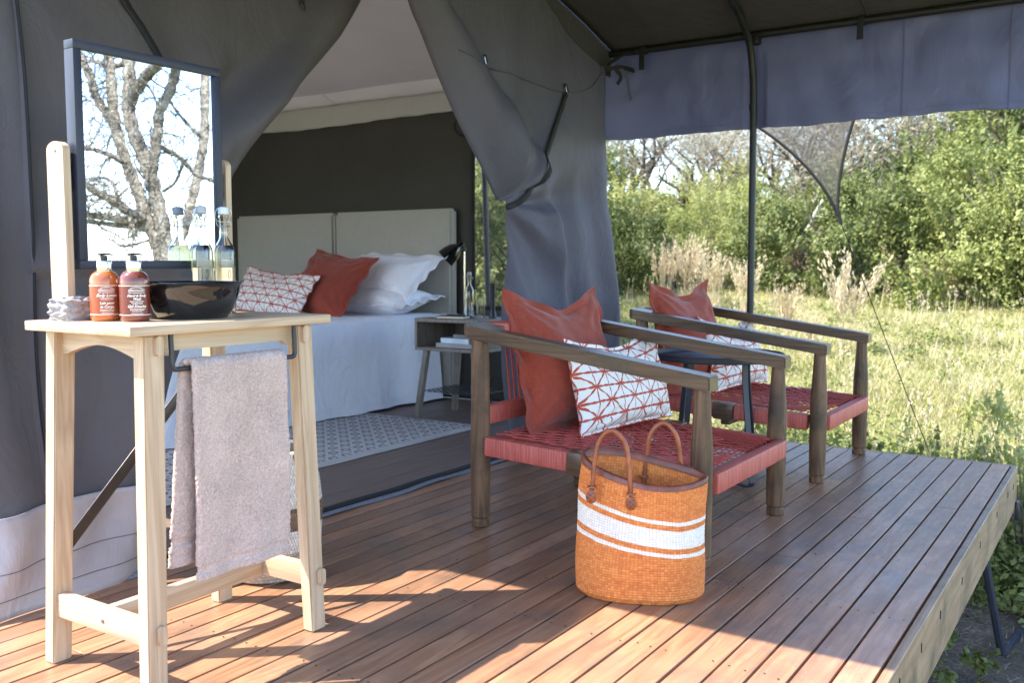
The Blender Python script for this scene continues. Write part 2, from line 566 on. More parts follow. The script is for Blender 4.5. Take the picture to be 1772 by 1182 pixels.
# left door edge: z -> x
L_EDGE = interp_curve([(0.0, 2.09), (0.043, 2.098), (0.162, 2.125), (0.378, 2.209), (0.772, 2.407), (0.996, 2.491), (1.364, 2.664), (1.416, 2.723), (1.525, 2.823),
                       (1.651, 2.95), (1.924, 3.277), (2.241, 3.614), (2.463, 3.804), (2.80, 4.02)])
TIE = (2.66, 1.36)
LEAN = 0.20      # this cloth leans back from its pegged foot
def left_y(x, z):
    dx, dz = x - TIE[0], z - TIE[1]
    r = math.hypot(dx, dz); th = math.atan2(dz, -dx)
    y = 2.93 + LEAN * z
    if z > TIE[1] - 0.3:
        a = min(r / 0.35, 1.0) * math.exp(-r / 1.3)
        y += 0.050 * a * math.sin(5.0 * th + 0.6) + 0.018 * a * math.sin(13.0 * th + 2.0)
    d = L_EDGE(z) - x                      # distance in from the door edge
    k = 1.0 if z > TIE[1] else 0.45
    if z > TIE[1] and d > 0.20:   # hollow behind the rolled edge
        y += 0.06 * math.exp(-((d - 0.40) / 0.10) ** 2) * math.exp(-((z - 1.75) / 0.35) ** 2)
    if d < 0.34:
        roll = math.sin(math.pi * min(max(d / 0.34, 0), 1))
        y -= (0.085 + 0.05 * math.sin(math.pi * min(max((z - TIE[1]) / 0.75, 0), 1))) * k * roll ** 1.3 * min(1.0, max(0.25, abs(z - TIE[1]) * 2.2))
        y += 0.05 * (1 - d / 0.34) ** 2
    if z < 1.3:
        w = min(1.0, (1.3 - z) / 0.5)
        y += w * (0.030 * math.sin(x * 11.0 + 0.9 * z) + 0.016 * math.sin(x * 23.0 - 2.2 * z + 1.0) + 0.012 * math.sin(7 * z + 9 * x))
    y += 0.016 * math.sin(3.1 * x + 2.0 * z)
    y += 0.014 * mnoise.noise(Vector((x * 2.6, z * 2.0, 3.0)))
    return y
PIP_Z = (0.2, 0.436, 0.55, 1.208, 1.487, 1.769, 2.011, 2.4)
PIP_X = (1.735, 1.745, 1.752, 1.808, 1.827, 1.840, 1.848, 1.850)
def left_panel(u, v):
    z = 0.27 + v * (2.80 - 0.27)
    xr = L_EDGE(z)
    xl = float(np.interp(z, PIP_Z, PIP_X))
    x = xl + (xr - xl) * u
    return (x, left_y(x, z), z)
o = tp(MB().grid(left_panel, 90, 120).build('door_flap', M_WALL, smooth=180)); solidify(o, 0.003)
o['label'] = 'left door flap gathered back to the wall'
def side_panel(u, v):
    z = 0.27 + v * (2.36 - 0.27)
    xl = 1.47 + 0.153 * z; xr = float(np.interp(z, PIP_Z, PIP_X)) + 0.012
    x = xl + (xr - xl) * u
    y = 2.915 + LEAN * z + 0.03 * math.sin(x * 18 + z * 1.6) + 0.02 * math.sin(x * 9 - z * 2.1) + 0.012 * mnoise.noise(Vector((x * 3, z * 2, 8.0)))
    if u > 0.93: y -= 0.01
    return (x, y, z)
o = tp(MB().grid(side_panel, 26, 90).build('front_wall', M_WALL, smooth=180)); solidify(o, 0.003)
# black piping where the two cloths overlap
pts = [(float(np.interp(z, PIP_Z, PIP_X)) + 0.012, side_panel(0.92, (z - 0.27) / 2.09)[1] - 0.016, z) for z in np.linspace(0.30, 2.35, 50)]
tp(MB().tube(pts, 0.0055, 6).build('piping', M_WEB))
# black tape running down the flap
m = MB()
tape = spline([(2.27, 2.26), (2.311, 2.117), (2.372, 2.028), (2.432, 1.926), (2.468, 1.828)], 16)
vs = []
for p in tape:
    vs += [(p[0] - 0.022, left_y(p[0] - 0.022, p[1]) - 0.008, p[1]), (p[0] + 0.022, left_y(p[0] + 0.022, p[1]) - 0.008, p[1])]
m.add(vs, [[2 * i, 2 * i + 1, 2 * i + 3, 2 * i + 2] for i in range(len(tape) - 1)])
o = tp(m.build('tape', M_WEB, smooth=180)); solidify(o, 0.003)
# pale skirt
def skirt(u, v):
    x0, x1 = 1.44, L_EDGE(0.27 * (1 - v)) + 0.06 * v
    x = x0 + (x1 - x0) * u
    z = 0.305 * (1 - v) + 0.004
    fl = v ** 1.6
    y = left_y(min(x, L_EDGE(0.3)), 0.3) * (1 - fl) + fl * (2.885 + 0.022 * math.sin(x * 9.0 + 0.5)) - 0.004
    if x > 1.85: y += fl * 0.9 * (x - 1.85) ** 2 * 1.6
    y += 0.012 * math.sin(x * 26 + v * 5) * v * (1 - v) * 3
    y -= fl * 0.030 * math.sin(x * 5.2 + 0.9) + v * (1 - v) * 0.05 * math.sin(x * 8.5 + 2.4 * v)
    return (x, y - 0.026, z)
o = tp(MB().grid(skirt, 70, 16).build('skirt', M_SKIRT, smooth=180)); solidify(o, 0.003)
for vv in (0.55, 0.82):
    tp(MB().tube([Vector(skirt(k / 60, vv)) + Vector((0, -0.003, 0.001)) for k in range(61)], 0.0012, 4).build('hem_stitching', M_WALL))

# right door flap (tied back)
RL = spline([(3.36, 2.95), (3.48, 2.66), (3.636, 2.352), (3.724, 2.235), (3.837, 2.061), (3.981, 1.853), (4.134, 1.662), (4.296, 1.507), (4.38, 1.443), (4.412, 1.371), (4.438, 1.213), (4.444, 1.019), (4.425, 0.826), (4.43, 0.4), (4.45, 0.02)], 150)
RR = spline([(4.05, 2.93), (4.45, 2.78), (4.802, 2.614), (4.95, 2.55), (5.07, 2.488), (5.25, 2.42), (5.43, 2.365), (5.515, 2.33), (5.525, 2.0), (5.522, 1.75), (5.515, 1.568), (5.553, 1.194), (5.65, 0.85), (5.70, 0.5), (5.74, 0.02)], 150)
TIE2 = (4.40, 1.42)
def right_panel(u, v):
    k = v * 150; i = min(int(k), 149); t = k - i
    a = RL[i] * (1 - t) + RL[i + 1] * t; b = RR[i] * (1 - t) + RR[i + 1] * t
    x = a[0] + (b[0] - a[0]) * u; z = a[1] + (b[1] - a[1]) * u
    y = 2.93
    vt = 8 / 14.0
    if v < vt:
        w = v / vt
        R = 0.16 + 0.20 * w
        if u < R:
            q = u / R
            y -= (0.04 + 0.10 * w) * math.sin(math.pi * q) ** 0.8 * (1 - 0.55 * max(0, (w - 0.86) / 0.14))
            y += 0.06 * (1 - q) ** 2
    dx, dz = x - TIE2[0], z - TIE2[1]
    r = math.hypot(dx, dz); th = math.atan2(dz, dx)
    a2 = min(r / 0.3, 1) * math.exp(-r / 0.9)
    y += 0.045 * a2 * math.sin(6.5 * th + 0.8) + 0.015 * a2 * math.sin(15 * th)
    if v > vt:
        w = min(1, (v - vt) / 0.12)
        y += w * (0.045 * math.sin(u * 9.5 + 0.4 + 1.2 * z) + 0.018 * math.sin(u * 21 + z * 2.0))
        y -= w * 0.03 * math.exp(-((u - 0.35 - 0.35 * (1.4 - z) * 0.6) / 0.05) ** 2)
    y += 0.012 * mnoise.noise(Vector((x * 2.4, z * 2.4, 1.0)))
    return (x, y, z)
o = tp(MB().grid(right_panel, 70, 150).build('door_flap', M_FLAP, smooth=180)); solidify(o, 0.003)
o['label'] = 'right door flap rolled back under a black strap'
def on_flap(x, z):
    """y of the right flap near a point"""
    best = None
    for v in np.linspace(0, 1, 75):
        for u in np.linspace(0, 1, 36):
            p = right_panel(u, v)
            d = (p[0] - x) ** 2 + (p[2] - z) ** 2
            if best is None or d < best[0]: best = (d, p[1])
    return best[1]
# seam and strap on the flap
sp = spline([(3.90, 2.165), (4.1, 2.135), (4.5, 2.13), (5.025, 2.125), (5.3, 2.19), (5.48, 2.32)], 20)
ys = [on_flap(p[0], p[1]) - 0.006 for p in sp]
m = MB(); m.tube([(p[0], y, p[1]) for p, y in zip(sp, ys)], 0.005, 5)
tp(m.build('seam', M_FLAP))
st = spline([(5.015, 2.115), (4.93, 1.99), (4.774, 1.77), (4.64, 1.60), (4.557, 1.49), (4.47, 1.43), (4.385, 1.405)], 24)
m = MB(); vs = []
for p in st:
    y = on_flap(p[0], p[1]) - 0.018
    vs += [(p[0] - 0.012, y, p[1] + 0.012), (p[0] + 0.012, y, p[1] - 0.012)]
m.add(vs, [[2 * i, 2 * i + 1, 2 * i + 3, 2 * i + 2] for i in range(len(st) - 1)])
o = tp(m.build('tie_strap', M_WEB, smooth=180)); solidify(o, 0.005)
def buckle(x, y, z):
    m = MB()
    m.box((x, y - 0.004, z + 0.022), (0.03, 0.004, 0.022), 0.001)
    m2 = MB()
    m2.tube([(x - 0.011, y - 0.008, z + 0.018), (x - 0.004, y - 0.012, z - 0.016), (x + 0.002, y - 0.012, z - 0.018), (x + 0.011, y - 0.008, z + 0.018)], 0.0028, 6)
    m2.tube([(x + 0.004, y - 0.014, z - 0.022), (x + 0.012, y - 0.012, z + 0.004)], 0.0034, 6)
    b = tp(m2.build('hook', M_CHROME))
    t = link('tab', m.mesh('tab', M_WEB), b)
for (bx, bz) in ((4.10, 2.143), (5.020, 2.14), (5.46, 2.335)):
    buckle(bx, on_flap(bx, bz) - 0.006, bz)
buckle(3.309, left_y(3.309, 2.326) - 0.008, 2.315)
# corner ties
m = MB()
m.tube(spline([(5.50, 2.90, 2.335), (5.58, 2.86, 2.36), (5.70, 2.84, 2.365), (5.78, 2.83, 2.36)], 12), 0.016, 6, flat=(1, 0.15))
m.tube(spline([(5.56, 2.87, 2.345), (5.60, 2.85, 2.30), (5.57, 2.86, 2.25)], 8), 0.014, 6, flat=(1, 0.2))
tp(m.build('black_tie', M_WEB))
m = MB()
m.tube(spline([(5.60, 2.85, 2.35), (5.66, 2.84, 2.31), (5.70, 2.84, 2.22), (5.73, 2.84, 2.17)], 12), 0.017, 6, flat=(1, 0.12))
tp(m.build('tie_tape', M_FLAP))

# threshold strip: black rubber and pale blue-grey webbing lying on the boards
def thr(ya, yb, z0, z1, nm, mt):
    def f(u, v):
        x = 1.9 + u * 3.85
        w = 0.006 * math.sin(x * 5.1) + 0.004 * math.sin(x * 12.3)
        return (x, ya + (yb - ya) * v + w, z0 + (z1 - z0) * math.sin(math.pi * v) + 0.003 * math.sin(x * 9) * (1 if v in (0, 1) else 0) + 0.004)
    o = tp(MB().grid(f, 120, 4).build(nm, mt, smooth=180)); solidify(o, 0.003, 1)
thr(2.885, 2.925, 0.0, 0.006, 'threshold_webbing', basic('grey_blue_webbing', (0.16, 0.17, 0.21), 0.8, 0, 120, 0.3))
thr(2.928, 2.985, 0.0, 0.014, 'threshold_strip', M_WEB)

# gable cloth over the door, behind the flaps
gab = [(2.1, 2.55), (2.4, 2.74), (3.0, 2.86), (3.25, 2.86), (3.60, 2.86), (4.1, 2.83), (4.8, 2.70), (5.34, 2.56), (5.72, 2.44), (5.72, 2.33), (5.45, 2.33), (5.0, 2.46), (4.5, 2.66), (3.7, 2.74), (3.25, 2.80), (2.9, 2.74), (2.1, 2.5)]
gab = [(q[0], q[1] + (0.09 if i < 9 else 0.0)) for i, q in enumerate(gab)]
tp(MB().prism(gab, 1, 2.985, 2.988).build('gable_cloth', M_ROOF, smooth=0))

# side wall behind the bed with its window
XW = 6.17
def wall_piece(ya, yb, za, zb, name='side_wall', mt=M_INNER, amp=1.0):
    def f(u, v):
        y = ya + (yb - ya) * u; z = za + (zb - za) * v
        e = min(u, 1 - u, v, 1 - v) * 8
        k = min(1.0, e)
        return (XW + amp * k * (0.012 * math.sin(y * 4.1 + z) + 0.012 * math.sin(z * 2.2 + 1)), y, z)
    o = tp(MB().grid(f, 24, 24).build(name, mt, smooth=180)); solidify(o, 0.003)
    return o
wall_piece(4.435, 8.0, 0.0, 2.55)
wall_piece(3.32, 4.435, 0.0, 0.735)
wall_piece(3.32, 4.435, 2.16, 2.55)
wall_piece(3.32, 3.40, 0.735, 2.16)
M_MESH = None
t = NT('insect_mesh')
t.col((0.16, 0.16, 0.15, 1)).set(Roughness=0.9)
tr = t.n('BsdfTransparent'); mx = t.n('MixShader'); mx.inputs[0].default_value = 0.26
t.l(tr.outputs[0], mx.inputs[1]); t.l(t.b.outputs[0], mx.inputs[2]); t.l(mx.outputs[0], t.out.inputs[0])
M_MESH = t.m
tp(MB().grid(lambda u, v: (XW + 0.002, 3.40 + 1.035 * u, 0.735 + 1.425 * v), 2, 2).build('window_mesh', M_MESH))
m = MB()
m.tube([(XW - 0.004, 4.432, 0.735), (XW - 0.004, 4.435, 1.5), (XW - 0.004, 4.43, 2.16)], 0.016, 8, flat=(0.4, 1), upv=(1, 0, 0))
tp(m.build('window_binding', M_WEB)); m = MB()
m.tube([(XW - 0.004, 3.40, 0.745), (XW - 0.004, 4.43, 0.745)], 0.018, 8, flat=(1, 0.4))
tp(m.build('window_binding', M_WEB))
# tent poles outside the window and by the corner
tp(MB().tube([(XW + 0.06, 4.385, 2.2), (XW + 0.05, 4.30, 0.0)], 0.022, 10).build('tent_pole', M_NAVY))
m = MB()
m.tube(spline([(XW + 0.10, 4.36, 2.1), (XW + 0.12, 4.22, 1.9), (XW + 0.13, 4.12, 1.72), (XW + 0.14, 4.05, 1.5)], 10), 0.006, 5)
tp(m.build('window_rope', M_WEB)); m = MB()
m.tube([(XW + 0.12, 4.30, 1.25), (XW + 0.25, 3.9, 0.75)], 0.007, 5)
tp(m.build('window_rope', M_WEB)); m = MB()
m.tube([(XW + 0.12, 4.33, 1.20), (XW + 0.35, 4.0, 0.72)], 0.006, 5)
tp(m.build('window_rope', M_WEB))
tp(MB().tube(spline([(XW - 0.02, 4.54, 2.26), (XW - 0.05, 4.58, 2.20), (XW - 0.05, 4.55, 2.12), (XW - 0.02, 4.47, 2.10)], 12), 0.008, 6).build('toggle_loop', M_WEB))

# cream ceiling liner with a hanging valance
def ceil_z(x, y):
    d = 6.16 - x
    s = abs(((y - 4.45) / 1.42) % 1.0 - 0.5) * 2       # 1 at a seam
    return 2.463 + 0.36 * d - 0.02 * d * d - 0.035 * (1 - s ** 2) * math.sin(math.pi * min(1, d / 2.6)) + 0.01 * mnoise.noise(Vector((x * 1.5, y * 1.5, 0)))
o = tp(MB().grid(lambda u, v: (6.16 - 3.3 * u, 2.99 + 5.0 * v, ceil_z(6.16 - 3.3 * u, 2.99 + 5.0 * v)), 60, 110).build('ceiling_liner', M_LINER, smooth=180)); solidify(o, 0.003)
for ys_ in (4.45, 5.87, 7.29, 3.03):
    tp(MB().tube([(6.16 - 0.055 * k, ys_, ceil_z(6.16 - 0.055 * k, ys_) - 0.004) for k in range(60)], 0.010, 5, flat=(0.5, 1)).build('liner_seam', M_LINER))
def inner_val(u, v):
    y = 3.0 + 5.0 * u
    z = 2.466 - v * (0.172 + 0.012 * math.sin(y * 2.3))
    x = 6.135 + 0.012 * math.sin(y * 9 + 1) * v + 0.010 * math.sin(y * 23) * v + 0.006 * math.sin(y * 3)
    return (x, y, z)
o = tp(MB().grid(inner_val, 160, 6).build('inner_valance', M_LINER, smooth=180)); solidify(o, 0.003)
for yy in (5.03, 5.10, 5.92):
    tp(MB().tube([Vector(inner_val((yy - 3) / 5, k / 6)) + Vector((-0.003, 0, 0)) for k in range(7)], 0.003, 4).build('valance_seam', M_LINER))
# back and far walls: opening added in the unseen end lets in light
wall_b = MB()
wall_b.grid(lambda u, v: (1.6 + 4.57 * u, 8.0, 2.9 * v), 4, 4)
tp(wall_b.build('back_wall', M_INNER))
wall_l = MB()
for (ya, yb, za, zb) in ((3.32, 4.4, 0, 2.2), (4.4, 7.4, 0, 0.7), (4.4, 7.4, 2.0, 2.2), (7.4, 8.0, 0, 2.2)):
    wall_l = MB(); wall_l.box((1.60, (ya + yb) / 2, (za + zb) / 2), (0.004, yb - ya, zb - za))
    tp(wall_l.build('end_wall', M_WALL, smooth=0))
# outer fly over the sleeping end
FLY = [(1.45, 2.33), (2.0, 2.60), (2.6, 2.80), (3.3, 2.90), (3.8, 2.89), (4.3, 2.83), (4.8, 2.73), (5.34, 2.60), (5.76, 2.475)]
flyf = interp_curve([(p[0], p[1]) for p in FLY])
def fly_z(x): 
    return flyf(x)
o = tp(MB().grid(lambda u, v: (1.50 + 4.80 * u, 3.0 + 5.06 * v, fly_z(1.50 + 4.80 * u) + 0.06), 30, 6).build('roof_fly', M_FLY, smooth=180)); solidify(o, 0.003)

# ------------------------------------------------------------------ awning over the deck
awn = empty('awning', (3.6, 1.4, 0.0), label='dark canvas awning on curved steel poles shading the deck', cat='awning')
def ap(o): return keep(o, awn)
def roof(u, v):
    x = 1.52 + 4.26 * u; y = -0.35 + 3.33 * v
    z = fly_z(x) + 0.012 - 0.10 * max(0, (2.0 - y)) * 0.35 * (1 if x < 3 else max(0.0, (4.5 - x) / 1.5))
    z -= 0.02 * math.sin(math.pi * ((y * 0.95) % 1.0)) * math.sin(math.pi * u)
    return (x, y, z)
o = ap(MB().grid(roof, 60, 60).build('awning_roof', M_ROOF, smooth=180)); solidify(o, 0.004)
for yy in (2.62, 1.34, 0.55):
    ap(MB().tube([Vector(roof(k / 40, (yy + 0.35) / 3.33)) + Vector((0, 0, -0.008)) for k in range(41)], 0.008, 5, flat=(0.4, 1)).build('roof_seam', M_ROOF))
def val(u, v):
    y = -0.35 + 3.46 * u
    z = 2.485 - v * (0.562 + 0.005 * math.sin(y * 5) + 0.003 * math.sin(y * 11.3 + 1) + 0.002 * math.sin(y * 31))
    k = 0.25 + v
    x = 5.755 + k * (0.012 * math.sin(y * 3.3 + 0.7) + 0.004 * math.sin(y * 11.7 + 2.0 * v) + 0.003 * math.sin(y * 27.0 + 5 * v))
    x += 0.020 * k * mnoise.noise(Vector((y * 2.2, v * 1.4, 5.0))) + 0.014 * mnoise.noise(Vector((y * 6, v * 4, 2.0)))
    if y > 1.95 and y < 2.08: x += 0.02 * v
    return (x, y, z)
o = ap(MB().grid(val, 240, 36).build('awning_valance', M_VAL, smooth=180)); solidify(o, 0.003)
ap(MB().tube([Vector(val(k / 200, 0.93)) + Vector((-0.004, 0, 0)) for k in range(201)], 0.0016, 4).build('hem_stitching', M_VAL))
for yy in (1.155, 0.62, 2.0):
    ap(MB().tube([Vector(val((yy + 0.35) / 3.46, k / 20)) + Vector((-0.004, 0, 0)) for k in range(21)], 0.0035, 4).build('valance_seam', M_VAL))
# eave pipe, hoops and poles
ap(MB().tube([(5.70, 3.18, 2.475), (5.70, 1.5, 2.475), (5.70, -0.35, 2.478)], 0.022, 10).build('eave_pipe', M_PIPE))
pole = spline([(5.655, 1.975, -0.88), (5.66, 1.98, 0.0), (5.67, 1.985, 1.0), (5.675, 1.99, 1.8), (5.68, 1.995, 2.12), (5.665, 2.0, 2.28), (5.60, 2.0, 2.42), (5.50, 2.0, 2.49), (5.34, 2.0, 2.575), (4.8, 2.0, 2.70), (4.3, 2.0, 2.80), (3.8, 2.0, 2.86), (3.3, 2.0, 2.87)], 90)
ap(MB().tube(pole, 0.021, 12).build('hoop_pole', M_PIPE))
m = MB()
m.tube([(5.679, 1.994, 2.02), (5.68, 1.996, 2.06)], 0.024, 12)
ap(MB().box((5.69, 2.0, 2.44), (0.07, 0.07, 0.05), 0.008).build('pole_bracket', M_PIPE))
ap(m.build('pole_joint', M_PIPE))
hoop2 = [(x, -0.3, fly_z(x) - 0.13) for x in np.linspace(1.5, 5.72, 40)]
ap(MB().tube(hoop2, 0.021, 10).build('hoop_pole', M_PIPE))
ap(MB().tube([(5.70, -0.3, 2.46), (5.70, -0.3, -0.9)], 0.021, 10).build('corner_pole', M_PIPE))
ap(MB().tube(spline([(5.70, 2.80, 2.47), (5.60, 2.84, 2.44), (5.52, 2.90, 2.37)], 8), 0.012, 6).build('corner_strut', M_PIPE))
for (yy, L) in ((2.735, 0.13), (1.375, 0.11)):
    m = MB()
    m.tube([(5.70 + 0.027 * math.cos(a), yy, 2.475 + 0.027 * math.sin(a)) for a in np.linspace(0, 2 * math.pi, 16)], 0.020, 6, flat=(0.2, 1), upv=(0, 0, 1))
    m.box((5.672, yy + 0.004, 2.475 - L / 2), (0.004, 0.036, L), 0.001)
    ap(m.build('velcro_strap', M_WEB))
# mesh wing of the fly sheet, pulled down by a guy rope
tarp = empty('mesh_fly', (6.6, 1.68, ground_z(6.6, 1.7)), label='triangular grey mesh wing with black edging hanging beyond the pole', cat='shade net')
A_, B_, C_ = Vector((6.45, 2.36, 2.12)), Vector((6.52, 1.52, 2.30)), Vector((6.62, 1.72, 1.42))
def bez(a, b, c, t): return a * (1 - t) ** 2 + b * 2 * t * (1 - t) + c * t * t
cA = Vector((6.55, 1.86, 1.80)); cB = Vector((6.6, 1.74, 1.80))
ea = lambda t: bez(A_, cA, C_, t); eb = lambda t: bez(B_, cB, C_, t)
def tarpf(u, v):
    p = ea(v) * (1 - u) + eb(v) * u
    return p + Vector((0.03 * math.sin(3.1 * u) * (1 - v), 0, 0))
t = NT('shade_net')
t.col((0.11, 0.105, 0.10, 1)).set(Roughness=0.9)
tr = t.n('BsdfTransparent'); mx = t.n('MixShader'); mx.inputs[0].default_value = 0.62
t.l(tr.outputs[0], mx.inputs[1]); t.l(t.b.outputs[0], mx.inputs[2]); t.l(mx.outputs[0], t.out.inputs[0])
keep(MB().grid(tarpf, 16, 24).build('net', t.m, smooth=180), tarp)
m = MB()
m.tube([ea(k / 24) for k in range(25)], 0.011, 6); keep(m.build('edging', M_WEB), tarp); m = MB(); m.tube([eb(k / 24) for k in range(25)], 0.011, 6)
m.tube([C_ + Vector((0, 0.0, 0.03)), C_ + Vector((0.01, -0.02, -0.06))], 0.013, 6)
keep(m.build('edging', M_WEB), tarp)
gx, gy = 7.35, 1.02
keep(MB().tube([C_ + Vector((0.01, -0.02, -0.05)), (gx, gy, ground_z(gx, gy))], 0.0035, 5).build('guy_rope', M_WEB), tarp)

# ------------------------------------------------------------------ washstand
ws = empty('washstand', (1.71, 2.24, 0.0), label='pale oak washstand with a tilting mirror, at the left of the deck', cat='washstand')
def wp(o): return keep(o, ws)
TZ = 0.948
wp(MB().box((1.715, 2.225, TZ - 0.0125), (0.675, 0.455, 0.025), 0.003).build('tabletop', M_OAKX))
def leg(xb, yb, xt, yt, nm='leg'):
    m = MB()
    bm = bmesh.new()
    bmesh.ops.create_cube(bm, size=1.0)
    for v in bm.verts:
        top = v.co.z > 0
        cx_, cy_ = (xt, yt) if top else (xb, yb)
        w, d = (0.060, 0.046) if top else (0.056, 0.042)
        v.co = Vector((cx_ + v.co.x * w, cy_ + v.co.y * d, TZ - 0.026 if top else 0.001))
    bmesh.ops.bevel(bm, geom=list(bm.edges), offset=0.004, segments=2, affect='EDGES')
    m.bm(bm)
    return wp(m.build(nm, M_OAK))
LEGS = [((1.436, 2.455), (1.462, 2.425)), ((1.438, 2.035), (1.462, 2.045)), ((1.990, 2.025), (1.968, 2.045)), ((2.000, 2.455), (1.968, 2.425))]
legs = [leg(a[0], a[1], b[0], b[1]) for a, b in LEGS]
# aprons: front/back straight with small ears, ends arched
def apron_long(y):
    poly = [(1.49, 0.9225), (1.94, 0.9225), (1.94, 0.868), (1.915, 0.866), (1.90, 0.878), (1.53, 0.878), (1.515, 0.866), (1.49, 0.868)]
    wp(MB().prism(poly, 1, y - 0.011, y + 0.011).build('apron', M_OAKX, smooth=0))
apron_long(2.052); apron_long(2.418)
def apron_end(x):
    n = 14
    poly = [(2.066, 0.9225), (2.404, 0.9225), (2.404, 0.858)]
    for k in range(n + 1):
        t_ = k / n
        poly.append((2.385 - t_ * 0.30, 0.858 + 0.030 * math.sin(math.pi * t_)))
    poly.append((2.066, 0.858))
    wp(MB().prism(poly, 0, x - 0.011, x + 0.011).build('apron', M_OAKY, smooth=30))
apron_end(1.463); apron_end(1.967)
# stretchers and tenon ends
def dtenon(x, y, z, w=0.022, h=0.05, out=-0.014):
    poly = rounded(w, h, w * 0.48, 4, x, z)
    return wp(MB().prism(poly, 1, y, y + out).build('tenon', M_OAK, smooth=30))
for x in (1.438, 1.992):
    bm = MB().box((x, 2.245, 0.165), (0.030, 0.385, 0.066), 0.004)
    wp(bm.build('stretcher', M_OAKY))
wp(MB().box((1.715, 2.245, 0.160), (0.524, 0.028, 0.060), 0.004).build('stretcher', M_OAKX))
for (x, y) in ((1.440, 2.0145), (1.988, 2.0050)):
    dtenon(x + 0.008, y, 0.165)
for x in (1.468, 1.962):
    dtenon(x, 2.0235, 0.895)
scr = MB()
for (x, y, z) in ((1.4225, 2.22, 0.165), (1.434, 2.452, 0.235)):
    wp(MB().lathe([(0.006, 0), (0.006, 0.002), (0.003, 0.0025)], (x, y, z), 10, axis=(-1, 0, 0)).build('screw', M_SCREW))
wp(MB().lathe([(0.006, 0), (0.006, 0.002)], (1.442, 2.4315, 0.235), 10, axis=(0, -1, 0)).build('screw', M_SCREW))
scr.lathe([(0.004, 0), (0.004, 0.002)], (1.455, 2.41, 1.397), 10, axis=(-1, 0, 0))
wp(scr.build('screw', M_SCREW))
# steel cross brace at the back
m = MB()
m.beam((1.47, 2.474, 0.292), (1.985, 2.474, 0.80), 0.004, 0.034, 0.0005)
wp(m.build('cross_brace', basic('brown_flat_steel', (0.055, 0.048, 0.045), 0.35, 0.6, 30, 0.1)))
# mirror posts
def post(x):
    n = 10
    poly = [(2.375, 0.9495), (2.450, 0.9495), (2.450, 1.395)]
    for k in range(n + 1):
        a = rad(180 * k / n)
        poly.append((2.4125 + 0.0375 * math.cos(a), 1.400 + 0.022 * math.sin(a)))
    poly.append((2.375, 1.395))
    wp(MB().prism(poly, 0, x - 0.0105, x + 0.0105).build('post', M_OAK, smooth=30))
post(1.4665); post(2.0005)
# mirror: deep black steel tray frame
mx0, mx1, mz0, mz1, my = 1.490, 1.972, 1.083, 1.690, 2.372
fr = MB()
bw, dp = 0.024, 0.042
yc = my + dp / 2 - 0.006
fr.box(((mx0 + mx1) / 2, yc, mz1 - bw / 2), (mx1 - mx0, dp, bw), 0.002)
fr.box(((mx0 + mx1) / 2, yc, mz0 + bw / 2), (mx1 - mx0, dp, bw), 0.002)
fr.box((mx0 + bw / 2, yc, (mz0 + mz1) / 2), (bw, dp, mz1 - mz0 - 2 * bw), 0.002)
fr.box((mx1 - bw / 2, yc, (mz0 + mz1) / 2), (bw, dp, mz1 - mz0 - 2 * bw), 0.002)
fr.box(((mx0 + mx1) / 2, yc + dp / 2 - 0.003, (mz0 + mz1) / 2), (mx1 - mx0 - 2 * bw, 0.003, mz1 - mz0 - 2 * bw))
mirror = wp(fr.build('mirror', M_NAVY))
mirror['label'] = 'mirror in a deep blue-black steel frame'
t = NT('mirror_silver'); t.col((0.70, 0.75, 0.85, 1)).set(Roughness=0.0, Metallic=1.0)
gl = MB().prism([(p[0], p[1]) for p in rounded(mx1 - mx0 - 2 * bw + 0.002, mz1 - mz0 - 2 * bw + 0.002, 0.008, 4, (mx0 + mx1) / 2, (mz0 + mz1) / 2)], 1, my + 0.003, my + 0.006)
glo = link('glass', gl.mesh('glass', t.m, smooth=0), mirror)
for (sx, sz) in ((mx0 + 0.012, mz0 + 0.012), (mx1 - 0.012, mz0 + 0.012), (mx0 + 0.012, mz1 - 0.012), (mx1 - 0.012, mz1 - 0.012)):
    cr = MB().lathe([(0.0025, 0), (0.0025, 0.0015)], (sx, my - 0.006, sz), 8, axis=(0, -1, 0))
    link('rivet', cr.mesh('rivet', M_NAVY), mirror)
for xa, xb in ((1.477, 1.490), (1.972, 1.990)):
    m = MB()
    m.tube([(xa, 2.405, 1.375), (xb, 2.405, 1.375)], 0.018, 12)
    m.box(((xa + xb) / 2, 2.405, 1.33), (abs(xb - xa) * 0.6, 0.03, 0.07))
    wp(m.build('pivot', M_BLACK))
# towel rail
rail = spline([(1.506, 2.018, 0.922), (1.506, 2.016, 0.86), (1.507, 2.015, 0.842), (1.512, 2.015, 0.833), (1.522, 2.015, 0.832)], 16) + \
       spline([(1.90, 2.015, 0.832), (1.914, 2.015, 0.833), (1.921, 2.015, 0.842), (1.922, 2.016, 0.86), (1.922, 2.018, 0.922)], 16)
wp(MB().tube(rail, 0.0068, 10).build('towel_rail', M_BLACK))

